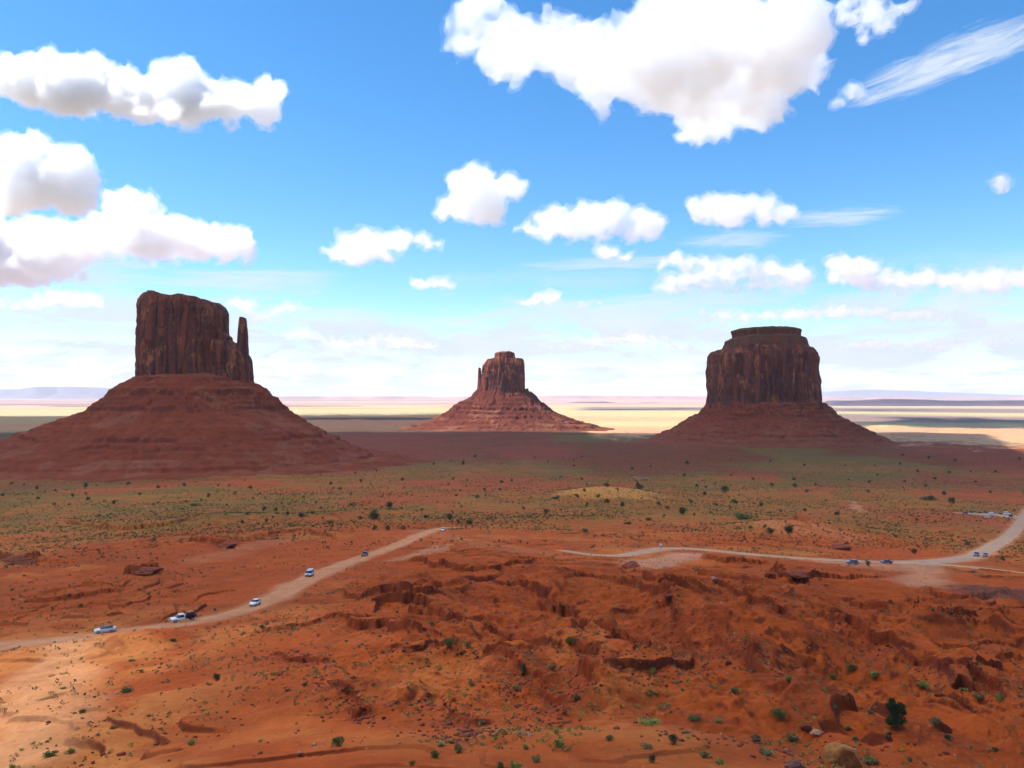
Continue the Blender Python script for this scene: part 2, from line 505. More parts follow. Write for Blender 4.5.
col = mix(col, DUST, (1 - sstep(RF + (fB - .5) * 5, -1, 3)) * .75)
for (a_, b_, wd, cc, st_) in [((925, 566), (918, 590), 12, DUST, .8), ((640, 566), (690, 556), 14, C(.45, .22, .13), .7), ((820, 560), (900, 572), 14, DUST, .6), ((70, 645), (20, 760), 10, C(.60, .27, .11), .7),
                              ((400, 558), (440, 545), 8, DUST, .7), ((560, 560), (420, 530), 10, C(.36, .13, .05), .4), ((860, 512), (850, 500), 5, DUST, .7), ((200, 560), (290, 540), 12, DUST, .25),
 ((740, 527), (840, 538), 20, C(.40, .14, .055), .5)]:
    P = unproj_line([a_, b_]); d, _, _ = seg_dist(X, Y, P)
    col = mix(col, cc, (1 - sstep(d + (fB - .5) * 14, wd * .3, wd)) * st_)
col *= (.86 + .28 * fC)[:, None]
kq = ((X - KNOLLS[0][0]) / 52) ** 2 + ((Y - KNOLLS[0][1]) / 75) ** 2
col = mix(col, C(.44, .19, .045), (1 - sstep(kq + (fB - .5) * 1.1 + (fC - .5) * .5, .55, 1.1)) * .85)
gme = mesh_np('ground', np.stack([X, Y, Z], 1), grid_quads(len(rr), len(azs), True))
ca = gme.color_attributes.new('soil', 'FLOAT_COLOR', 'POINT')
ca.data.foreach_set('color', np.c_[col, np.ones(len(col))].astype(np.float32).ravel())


def ground_material():
    m = bpy.data.materials.new('desert_soil'); m.use_nodes = True; t = m.node_tree
    b = t.nodes['Principled BSDF']; b.inputs['Roughness'].default_value = .95; b.inputs['Specular IOR Level'].default_value = .1
    at = nd(t, 'ShaderNodeAttribute', attribute_name='soil')
    tc = nd(t, 'ShaderNodeTexCoord')
    def ns(scale, det, rough=.6):
        n = nd(t, 'ShaderNodeTexNoise'); t.links.new(tc.outputs['Object'], n.inputs[0])
        n.inputs['Scale'].default_value = scale; n.inputs['Detail'].default_value = det; n.inputs['Roughness'].default_value = rough
        return n.outputs[0]
    a = ns(.9, 8, .7); c2 = ns(.11, 8, .65); c3 = ns(.02, 7, .65)
    f1 = math_n(t, 'ADD', math_n(t, 'MULTIPLY', ramp(t, a, .25, .75, False), .30), .85)
    f2 = math_n(t, 'ADD', math_n(t, 'MULTIPLY', ramp(t, c2, .3, .7, False), .30), .85)
    f3 = math_n(t, 'ADD', math_n(t, 'MULTIPLY', ramp(t, c3, .3, .7, False), .26), .87)
    f = math_n(t, 'MULTIPLY', math_n(t, 'MULTIPLY', f1, f2), f3)
    vm = nd(t, 'ShaderNodeVectorMath', operation='SCALE'); t.links.new(at.outputs['Color'], vm.inputs[0]); t.links.new(f, vm.inputs['Scale'])
    # scattered pale and dark pebbles
    vo = nd(t, 'ShaderNodeTexVoronoi'); vo.inputs['Scale'].default_value = 1.1; t.links.new(tc.outputs['Object'], vo.inputs[0])
    peb = math_n(t, 'MULTIPLY', ramp(t, vo.outputs['Distance'], .20, .12), ramp(t, ns(.25, 3), .52, .62))
    colr = mixc(t, math_n(t, 'MULTIPLY', peb, .55), vm.outputs[0], (.36, .17, .10))
    t.links.new(colr, b.inputs['Base Color'])
    bp = nd(t, 'ShaderNodeBump'); bp.inputs['Strength'].default_value = .9; bp.inputs['Distance'].default_value = .5
    hh = math_n(t, 'ADD', math_n(t, 'MULTIPLY', c2, 2.2), math_n(t, 'MULTIPLY', a, .6))
    t.links.new(hh, bp.inputs['Height']); t.links.new(bp.outputs[0], b.inputs['Normal'])
    return m


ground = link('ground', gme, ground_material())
tag(ground, 'red and orange desert soil of the valley floor', kind='structure')


def simple_mat(name, colr, rough=.9, metal=0.0, noise=0.0, nscale=1.0, col2=None, spec=.3, bump=0.0):
    m = bpy.data.materials.new(name); m.use_nodes = True; t = m.node_tree
    b = t.nodes['Principled BSDF']; b.inputs['Base Color'].default_value = (*colr, 1)
    b.inputs['Roughness'].default_value = rough; b.inputs['Metallic'].default_value = metal; b.inputs['Specular IOR Level'].default_value = spec
    if col2 is not None:
        tc = nd(t, 'ShaderNodeTexCoord'); n = nd(t, 'ShaderNodeTexNoise'); t.links.new(tc.outputs['Object'], n.inputs[0])
        n.inputs['Scale'].default_value = nscale; n.inputs['Detail'].default_value = 6; n.inputs['Roughness'].default_value = .65
        t.links.new(mixc(t, ramp(t, n.outputs[0], .35, .65), colr, col2), b.inputs['Base Color'])
        if bump:
            bp = nd(t, 'ShaderNodeBump'); bp.inputs['Strength'].default_value = .8; bp.inputs['Distance'].default_value = bump
            t.links.new(n.outputs[0], bp.inputs['Height']); t.links.new(bp.outputs[0], b.inputs['Normal'])
    return m


# ------------------------------------------------------------------ dirt roads
M_ROADL = simple_mat('packed_dirt', (.45, .205, .100), .95, nscale=.25, col2=(.38, .155, .070), spec=.1)
M_ROADR = simple_mat('grey_gravel', (.40, .26, .17), .95, nscale=.2, col2=(.33, .20, .125), spec=.1)


def road_mesh(P, name, mat, label, lift=.12):
    nrm = np.gradient(P[:, :2], axis=0); nrm = np.stack([-nrm[:, 1], nrm[:, 0]], 1); nrm /= np.linalg.norm(nrm, axis=1)[:, None]
    ac = np.linspace(-1, 1, 11); rows = []
    for k, s in enumerate(ac):
        e = 1 + .22 * (fbm(P[:, 0], P[:, 1], 9, 3, 301 + (s > 0)) - .5) * 2
        p = P[:, :2] + nrm * (P[:, 2] / 2 * e * s)[:, None]
        z = terrain_z(p[:, 0], p[:, 1]) + lift - (.35 if abs(s) == 1 else 0) - .05 * math.cos(s * 9)
        rows.append(np.c_[p, z])
    co = np.stack(rows, 1).reshape(-1, 3)
    o = link(name, mesh_np(name, co, grid_quads(len(P), len(ac))), mat)
    return tag(o, label, kind='structure')


road_mesh(ROADP['left'], 'dirt_road', M_ROADL, 'reddish dirt road winding up from the left edge')
road_mesh(ROADP['right'], 'gravel_road', M_ROADR, 'pale gravel road crossing the right half')
road_mesh(ROADP['branch'], 'side_road', M_ROADR, 'pale side track leaving at the right edge', .16)
road_mesh(ROADP['parking'], 'parking_area', M_ROADR, 'dusty pull-out with parked cars beside the gravel road', .2)


# ------------------------------------------------------------------ buttes
def cliff_material():
    m = bpy.data.materials.new('sandstone_cliff'); m.use_nodes = True; t = m.node_tree
    b = t.nodes['Principled BSDF']; b.inputs['Roughness'].default_value = .92; b.inputs['Specular IOR Level'].default_value = .15
    tc = nd(t, 'ShaderNodeTexCoord')
    def ns(scale, det, sc=(1, 1, 1), rough=.6, off=(0, 0, 0), dist=0):
        mp = nd(t, 'ShaderNodeMapping'); t.links.new(tc.outputs['Object'], mp.inputs[0]); mp.inputs[3].default_value = sc; mp.inputs[1].default_value = off
        n = nd(t, 'ShaderNodeTexNoise'); t.links.new(mp.outputs[0], n.inputs[0])
        n.inputs['Scale'].default_value = scale; n.inputs['Detail'].default_value = det; n.inputs['Roughness'].default_value = rough; n.inputs['Distortion'].default_value = dist
        return n.outputs[0]
    streak = ns(.085, 7, (1, 1, .10), .65)
    patch = ns(.045, 5, (1, 1, .55), .6, (30, 0, 0), .5)
    fine = ns(.2, 6, (1, 1, .25), .7)
    beds = ns(.10, 5, (.08, .08, 1), .6)
    c = mixc(t, ramp(t, streak, .38, .60), (.25, .058, .027), (.100, .032, .025))       # red rock / purple varnish streaks
    c = mixc(t, math_n(t, 'MULTIPLY', ramp(t, patch, .53, .61), ramp(t, fine, .40, .56)), c, (.42, .135, .045))   # fresh orange scars
    c = mixc(t, math_n(t, 'MULTIPLY', ramp(t, beds, .5, .66), .5), c, (.19, .058, .032))
    mp = nd(t, 'ShaderNodeMapping'); t.links.new(tc.outputs['Object'], mp.inputs[0]); mp.inputs[3].default_value = (1, 1, .13)
    vo = nd(t, 'ShaderNodeTexVoronoi', feature='DISTANCE_TO_EDGE'); vo.inputs['Scale'].default_value = .055
    wv = nd(t, 'ShaderNodeVectorMath', operation='ADD'); sv = nd(t, 'ShaderNodeVectorMath', operation='SCALE'); sv.inputs['Scale'].default_value = 9
    nn_ = nd(t, 'ShaderNodeTexNoise'); nn_.inputs['Scale'].default_value = .08; nn_.inputs['Detail'].default_value = 5; t.links.new(tc.outputs['Object'], nn_.inputs[0])
    t.links.new(nn_.outputs['Color'], sv.inputs[0]); t.links.new(mp.outputs[0], wv.inputs[0]); t.links.new(sv.outputs[0], wv.inputs[1]); t.links.new(wv.outputs[0], vo.inputs[0])
    joint = ramp(t, vo.outputs['Distance'], .0, .10)
    c = mixc(t, math_n(t, 'MULTIPLY', math_n(t, 'SUBTRACT', 1.0, joint), .45), c, (.055, .018, .016))
    t.links.new(c, b.inputs['Base Color'])
    bp = nd(t, 'ShaderNodeBump'); bp.inputs['Strength'].default_value = 1; bp.inputs['Distance'].default_value = 8
    t.links.new(math_n(t, 'ADD', math_n(t, 'MULTIPLY', joint, .6), math_n(t, 'ADD', streak, math_n(t, 'MULTIPLY', fine, .6))), bp.inputs['Height']); t.links.new(bp.outputs[0], b.inputs['Normal'])
    return m


def talus_material():
    m = bpy.data.materials.new('talus_rock'); m.use_nodes = True; t = m.node_tree
    b = t.nodes['Principled BSDF']; b.inputs['Roughness'].default_value = .95; b.inputs['Specular IOR Level'].default_value = .1
    at = nd(t, 'ShaderNodeAttribute', attribute_name='bed')
    tc = nd(t, 'ShaderNodeTexCoord')
    n = nd(t, 'ShaderNodeTexNoise'); t.links.new(tc.outputs['Object'], n.inputs[0]); n.inputs['Scale'].default_value = .05; n.inputs['Detail'].default_value = 9; n.inputs['Roughness'].default_value = .7
    vm = nd(t, 'ShaderNodeVectorMath', operation='SCALE'); t.links.new(at.outputs['Color'], vm.inputs[0])
    t.links.new(math_n(t, 'ADD', math_n(t, 'MULTIPLY', ramp(t, n.outputs[0], .3, .7, False), .5), .75), vm.inputs['Scale'])
    t.links.new(vm.outputs[0], b.inputs['Base Color'])
    bp = nd(t, 'ShaderNodeBump'); bp.inputs['Strength'].default_value = .9; bp.inputs['Distance'].default_value = 5
    t.links.new(n.outputs[0], bp.inputs['Height']); t.links.new(bp.outputs[0], b.inputs['Normal'])
    return m


M_CLIFF = cliff_material(); M_TALUS = talus_material()
M_CAP = simple_mat('cap_rock', (.15, .042, .022), .95, nscale=.06, col2=(.10, .045, .022), spec=.1, bump=3)


def pillar(name, parent, D, cx, a, b, top, ybot, seed, flute=5.0, p=3.5, taper=.05, N=420, M=110, yoff=0.0, buttress=8.0, mat=None, flare=.03):
    """rock tower: cx, a in picture px at distance D; b depth in px; top = [(px, py)...] silhouette"""
    s = D / F; cxm = (cx - 512) * s; cym = D + yoff
    zb = (HY - ybot) * s - 12
    tx = np.array([(q[0] - 512) * s for q in top]); tz = np.array([(HY - q[1]) * s for q in top])
    th = np.linspace(0, 2 * math.pi, N, endpoint=False)
    rho = (np.abs(np.cos(th) / (a * s)) ** p + np.abs(np.sin(th) / (b * s)) ** p) ** (-1 / p)
    vv = np.linspace(0, 1, M)
    rings = []
    T = lambda x, y: np.interp(x, tx, tz) + (fbm(x, y, 16 * s / 1.8, 3, seed + 5) - .5) * 4.0 * s / 1.8
    for v_ in vv:
        rx = rho * (1 - taper * v_ + flare * (1 - v_) ** 3)
        x = cxm + rx * np.cos(th); y = cym + rx * np.sin(th)
        tp = T(x, y)
        z = zb + (tp - zb) * v_
        pts = np.stack([x / 26, y / 26, z / 160], 1)
        bt = (1 - np.abs(2 * n3d(pts, seed) - 1)) - .5
        pts2 = np.stack([x / 9, y / 9, z / 70], 1)
        fl = (1 - np.abs(2 * n3d(pts2, seed + 1) - 1)) ** .6 - .75
        bl = n3d(np.stack([x / 7, y / 7, z / 14], 1), seed + 2) - .5
        led = n3d(np.stack([x / 90, y / 90, z / 7], 1), seed + 3) - .5
        amp = (a * s) / 77.0
        d = 1.35 * bt * buttress * min(1, amp * 1.1) + 1.7 * (fl + .1) * flute * min(1, amp * 1.5) + bl * 2.2 * min(1, amp * 2) + led * 2.4 * min(1, amp * 1.5)
        d -= 8 * amp * np.clip((v_ - .86) / .14, 0, 1) ** 2
        rx = rx + d
        rings.append(np.stack([cxm + rx * np.cos(th), cym + rx * np.sin(th), z], 1))
    last = rings[-1]
    for q in (.95, .88, .78, .62, .4, .2, .02):
        x = cxm + (last[:, 0] - cxm) * q; y = cym + (last[:, 1] - cym) * q
        rings.append(np.stack([x, y, T(x, y) + (1 - q) * 2 * a * s / 77 + (fbm(x, y, 9, 3, seed + 9) - .5) * 3 * min(1, a * s / 60)], 1))
    co = np.concatenate(rings)
    me = mesh_np(name, co, grid_quads(len(rings), N, True))
    return link(name, me, mat or M_CLIFF, parent)


def talus(parent, D, cx, prof, seed, scale_fn, N=900, rock=C(.185, .038, .015), ledges=()):
    s = D / F; cxm = (cx - 512) * s
    pr = np.array([q[0] for q in prof]) * s; pz = (HY - np.array([q[1] for q in prof])) * s
    q = np.linspace(0, 1, 260); rad_ = pr[0] + (pr[-1] - pr[0]) * (q ** 1.15)
    th = np.linspace(0, 2 * math.pi, N, endpoint=False)
    RR_, TT = np.meshgrid(rad_, th, indexing='ij'); RR_ = RR_.ravel(); TT = TT.ravel()
    sc = scale_fn(TT)
    x = cxm + RR_ * np.cos(TT) * sc; y = D + RR_ * np.sin(TT) * sc
    # radial gullies deepen with distance from the cliff
    g = ridged(TT * 9 + 3, RR_ / 260 / (s / 1.8), 1.0, 4, seed) - .5
    warp = (fbm(x, y, 80 * s / 1.8, 5, seed + 3) - .5) * 40 * s / 1.8 + (fbm(x, y, 13 * s / 1.8, 4, seed + 4, .65) - .5) * 14 * s / 1.8
    wr = RR_ + warp + g * 12 * s / 1.8
    wr = np.where(RR_ < pr[1], RR_, pr[1] + (wr - pr[1]) * 1.0)
    z = np.interp(wr, pr, pz)
    smooth_z = np.interp(wr, pr[[0, 1] + list(range(3, len(pr) - 2, 3)) + [len(pr) - 1]], pz[[0, 1] + list(range(3, len(pr) - 2, 3)) + [len(pr) - 1]])
    km = sstep(fbm(TT * 2.2 + seed, RR_ / (60 * s / 1.8), .9, 3, seed + 20), .26, .55) * .75
    z = z * km + smooth_z * (1 - km)
    z += g * 6.0 * s / 1.8 * sstep(RR_, pr[1], pr[1] * 1.5) + (fbm(x, y, 14, 4, seed + 6) - .5) * 2.6 * s / 1.8 * (1 - sstep(RR_, pr[-1] * .5, pr[-1]))
    hb = 7.5 * s / 1.8; tq = z / hb + (fbm(x, y, 120 * s / 1.8, 3, seed + 30) - .5) * 1.4; tf = tq - np.floor(tq)
    z += (sstep(tf, .0, .28) - tf) * hb * .42 * sstep(RR_, pr[1], pr[1] * 1.2) * sstep(fbm(x, y, 50 * s / 1.8, 3, seed + 31), .35, .6)
    z += (fbm(x, y, 7 * s / 1.8, 4, seed + 32, .65) - .5) * 3.6 * s / 1.8 * sstep(RR_, pr[1], pr[1] * 1.1)
    slope = np.abs(np.gradient(z.reshape(len(rad_), N), axis=0) / np.gradient(rad_)[:, None]).ravel()
    out = sstep(RR_, pr[-1] * .80, pr[-1])
    gz = terrain_z(x, y)
    z = z * (1 - out) + (gz - 3) * out
    colr = np.tile(rock, (len(x), 1))
    beds = fbm(z / 6 + warp * .02, z * 0, 1.0, 3, seed + 8)
    colr = mix(colr, rock * C(1.25, 1.5, 1.4), sstep(beds, .5, .68) * .5)
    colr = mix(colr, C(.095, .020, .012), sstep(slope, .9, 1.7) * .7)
    colr = mix(colr, C(.23, .085, .045), sstep(fbm(x, y, 30 * s / 1.8, 5, seed + 10), .57, .68) * .55 * (1 - sstep(slope, .6, 1)))
    colr = mix(colr, C(.200, .062, .032), sstep(RR_, pr[-1] * .55, pr[-1] * .9) * .8)
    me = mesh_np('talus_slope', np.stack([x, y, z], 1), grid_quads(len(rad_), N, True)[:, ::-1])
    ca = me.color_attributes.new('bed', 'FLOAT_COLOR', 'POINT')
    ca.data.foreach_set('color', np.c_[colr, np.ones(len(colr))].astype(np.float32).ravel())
    return link('talus_slope', me, M_TALUS, parent)


def butte_root(name, label, D, cx):
    e = bpy.data.objects.new(name, None); COL.objects.link(e)
    tag(e, label, 'butte', 'sandstone buttes rising from the valley')
    return e


# left butte with the thumb-like spire
b1 = butte_root('butte', 'largest red butte at left with a thin rock spire on its right side', 1450, 197)
pillar('cliff', b1, 1450, 181.2, 36.5, 40, [(130, 312), (138, 308), (143, 300), (150, 295), (158, 293), (168, 295), (174, 299), (186, 298), (196, 298), (207, 300), (214, 304), (220, 306), (225, 308), (232, 314)], 380, 11, flute=6, yoff=10, taper=.045)
pillar('rock_shoulder', b1, 1450, 232, 17, 22, [(212, 338), (226, 341), (229, 343), (233, 342), (236, 347), (240, 350), (246, 352), (252, 356)], 381, 12, flute=5, yoff=-12, taper=.08, N=260, M=70, p=3)
pillar('rock_shoulder', b1, 1450, 226, 6.5, 14, [(218, 333), (224, 333), (228, 336), (234, 340)], 380, 19, flute=4, yoff=-6, taper=.12, N=160, M=60, p=2.6)
pillar('rock_shoulder', b1, 1450, 247.5, 8, 14, [(238, 352), (243, 350), (250, 356), (256, 366), (262, 376)], 386, 14, flute=4, yoff=-20, taper=.12, N=200, M=60, p=2.4, flare=.12)
pillar('rock_spire', b1, 1450, 246.2, 7.0, 9, [(240, 319), (244, 317.5), (248, 318), (252, 322)], 372, 13, flute=2.6, yoff=-20, taper=.52, N=140, M=120, p=2.3, buttress=5)
talus(b1, 1450, 197, [(30, 372), (61, 378), (72, 385), (86, 391), (87.5, 396), (103, 406), (105, 410.5), (134, 424), (156, 431), (157.5, 435.5), (172, 437), (173.5, 441), (186, 445), (187, 447.5), (215, 453), (217, 456), (262, 460), (330, 465), (400, 470)],
      51, lambda th: .89 - .09 * np.cos(th) + .03 * np.cos(2 * th + 1) - .02 * np.sin(3 * th))

# middle butte
b2 = butte_root('butte', 'smallest and farthest red butte in the middle with a needle on its left side', 3000, 502)
pillar('cliff', b2, 3000, 502, 20, 20, [(480, 368), (484, 364), (488, 360), (494, 358.5), (500, 358.5), (512, 358.5), (516, 359), (520, 360), (524, 362)], 393, 21, flute=8, p=3.0, taper=.12, yoff=0, N=320, M=90, flare=.06)
pillar('rock_column', b2, 3000, 519.2, 5.2, 11, [(512, 360), (517, 358.8), (522, 359.8), (526, 361)], 394, 22, flute=5, p=3.2, taper=.06, yoff=-24, N=180, M=90)
pillar('cap_rock', b2, 3000, 505, 10.5, 12, [(493, 354), (496, 353), (501, 351.8), (510, 351.4), (514, 352.2), (517, 355)], 360, 23, flute=4, p=2.8, taper=.12, N=180, M=40)
pillar('rock_spire', b2, 3000, 479.6, 2.4, 4, [(477, 369), (479, 367.5), (482, 368.5)], 393, 24, flute=3, p=2.4, taper=.45, N=100, M=70, flare=.35, yoff=-10)
pillar('rock_shoulder', b2, 3000, 483, 5, 8, [(478, 380), (482, 378), (487, 374), (490, 372)], 393, 25, flute=4, p=2.4, taper=.1, N=140, M=50)
talus(b2, 3000, 501, [(10, 387), (22, 390), (28, 394), (40, 402), (50, 409), (51, 411.5), (62, 416), (64, 418), (78, 423), (94, 428), (110, 431), (124, 433)], 52,
      lambda th: 1.0 + .04 * np.cos(th) + .05 * np.cos(2 * th), N=700, rock=C(.105, .024, .013))  # same rock darkened, standing in for cloud shade on this slope

# right butte
b3 = butte_root('butte', 'broad flat-topped red butte at right with stepped cap rock', 2100, 762)
pillar('cliff', b3, 2100, 761.5, 49, 46, [(700, 356), (706, 353), (712, 352), (718, 351), (730, 348), (745, 347), (780, 347), (796, 348), (806, 350), (812, 352), (818, 357)], 405, 31, flute=8, p=3.4, taper=.05, N=560, M=110, buttress=11)
pillar('rock_tier', b3, 2100, 765, 41, 38, [(718, 343), (724, 341), (732, 338), (750, 336), (780, 336), (798, 338), (806, 342), (810, 345)], 352, 32, flute=4, p=3, taper=.13, N=380, M=40, buttress=5, mat=M_CAP)
pillar('cap_rock', b3, 2100, 766, 28.5, 26, [(730, 331), (734, 330), (748, 328.8), (765, 328.2), (785, 329), (796, 330), (802, 331)], 337, 33, flute=6, p=3.0, taper=-.06, N=300, M=24, buttress=9, mat=M_CAP, flare=0)
talus(b3, 2100, 763, [(30, 399), (56, 403), (60, 407), (66, 413), (67, 416), (80, 422), (88, 427), (97, 431), (99, 434), (111, 438), (122, 442), (130, 445)], 53,
      lambda th: .99 + .03 * np.cos(th) + .03 * np.cos(2 * th), N=820)

# ------------------------------------------------------------------ distant mesas on the horizon
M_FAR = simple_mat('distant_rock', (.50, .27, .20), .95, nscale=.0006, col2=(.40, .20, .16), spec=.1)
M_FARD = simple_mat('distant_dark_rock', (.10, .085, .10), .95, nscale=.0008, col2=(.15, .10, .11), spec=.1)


def far_mesa(D, pts, depth, mat, label, seed, zb=-170.0):
    """long tableland: flat top, cliff, sloping foot; pts = [(px, top row)]"""
    s = D / F; px = np.linspace(pts[0][0], pts[-1][0], 300)
    top = np.interp(px, [q[0] for q in pts], [q[1] for q in pts])
    x = (px - 512) * s; zt = (HY - top) * s + (fbm(x, x * 0, 700, 4, seed) - .5) * 30 * s / 37
    jag = (fbm(x, x * 0 + 5, 1800, 5, seed + 1) - .5) * depth * .8
    rows = []
    for dy, fz in ((-.55, 0), (-.2, .38), (-.12, .5), (-.1, .93), (-.04, 1), (.5, 1), (.9, 0)):
        rows.append(np.stack([x, D + dy * depth + jag, zb + (zt - zb) * fz], 1))
    me = mesh_np('hills', np.concatenate(rows), grid_quads(len(rows), len(x)), False)
    return tag(link('hills', me, mat), label, kind='structure')


far_mesa(46000, [(-420, 390), (-120, 389), (-20, 389), (10, 389.5), (30, 388), (50, 386.8), (80, 387), (104, 388.2), (109, 392), (150, 395), (260, 396), (300, 399)], 4000, M_FARD, 'blue tableland on the far horizon at the left edge', 401, -220)
far_mesa(60000, [(800, 396), (826, 392), (850, 390.5), (880, 389.6), (920, 391), (960, 393), (1010, 395), (1300, 394)], 4000, M_FARD, 'faint blue mountain on the horizon right of the broad butte', 402, -220)
far_mesa(30000, [(60, 399), (180, 397), (290, 396.6), (400, 396.2), (440, 396.8), (520, 396.6), (560, 395.6), (640, 396), (720, 396.2), (830, 397.5), (900, 397), (960, 398), (1040, 397), (1300, 396)], 2600, M_FAR, 'low pink cliffs along the horizon behind the buttes', 403)
M_SHADE = simple_mat('shaded_mesa_rock', (.075, .062, .085), .95, nscale=.002, col2=(.11, .075, .09), spec=.1)  # dark blue tone stands in for cloud shade and haze on the mesa
far_mesa(10500, [(828, 406), (838, 402.5), (844, 400.8), (870, 400.6), (900, 399.2), (925, 399.6), (940, 400.4), (980, 400.8), (1030, 400.4), (1300, 401)], 900, M_SHADE, 'dark blue mesa rim right of the broad butte', 404, -128)
far_mesa(15000, [(548, 405), (566, 403), (580, 401.8), (604, 401.6), (622, 403.4), (650, 402.6), (668, 402.8), (690, 405)], 700, M_FARD, 'small blue mesas behind the middle butte', 405)
far_mesa(17000, [(380, 404), (410, 403), (440, 403.4), (452, 404.5)], 800, M_FARD, 'low blue rise left of the middle butte', 406)
#PART2 SOFTED
b1x = (197 - 512) * 1450 / F
# ------------------------------------------------------------------ air
hz = bpy.data.meshes.new('haze'); bm = bmesh.new(); bmesh.ops.create_cube(bm, size=1.0)
for q in bm.verts: q.co = Vector((q.co.x * 190000, 42000 + q.co.y * 96000, 160 + q.co.z * 900))
bm.to_mesh(hz); bm.free()
mh = bpy.data.materials.new('haze_air'); mh.use_nodes = True; t = mh.node_tree; t.nodes.clear()
o_ = nd(t, 'ShaderNodeOutputMaterial'); pv = nd(t, 'ShaderNodeVolumePrincipled')
pv.inputs['Color'].default_value = (.80, .88, 1.0, 1); pv.inputs['Density'].default_value = 1.9e-5; pv.inputs['Anisotropy'].default_value = 0.1
t.links.new(pv.outputs[0], o_.inputs[1])
tag(link('haze', hz, mh), 'thin pale haze over the valley', kind='stuff')


# ------------------------------------------------------------------ clouds
def vol_mat(name, dens, an=0.3):
    m = bpy.data.materials.new(name); m.use_nodes = True; t = m.node_tree; t.nodes.clear()
    out = nd(t, 'ShaderNodeOutputMaterial'); d = nd(t, 'ShaderNodeVolumePrincipled')
    d.inputs['Color'].default_value = (.982, .989, .999, 1); d.inputs['Density'].default_value = dens; d.inputs['Anisotropy'].default_value = an
    t.links.new(d.outputs[0], out.inputs[1]); return m


def keep_largest(me):
    bm = bmesh.new(); bm.from_mesh(me); bm.verts.ensure_lookup_table(); seen = np.zeros(len(bm.verts), bool); isl = []
    for v0 in bm.verts:
        if seen[v0.index]: continue
        st = [v0]; seen[v0.index] = True; cur = []
        while st:
            v = st.pop(); cur.append(v)
            for e in v.link_edges:
                o = e.other_vert(v)
                if not seen[o.index]: seen[o.index] = True; st.append(o)
        isl.append(cur)
    isl.sort(key=len, reverse=True)
    kill = [v for c in isl[1:] for v in c]
    if kill: bmesh.ops.delete(bm, geom=kill, context='VERTS')
    bm.to_mesh(me); bm.free()


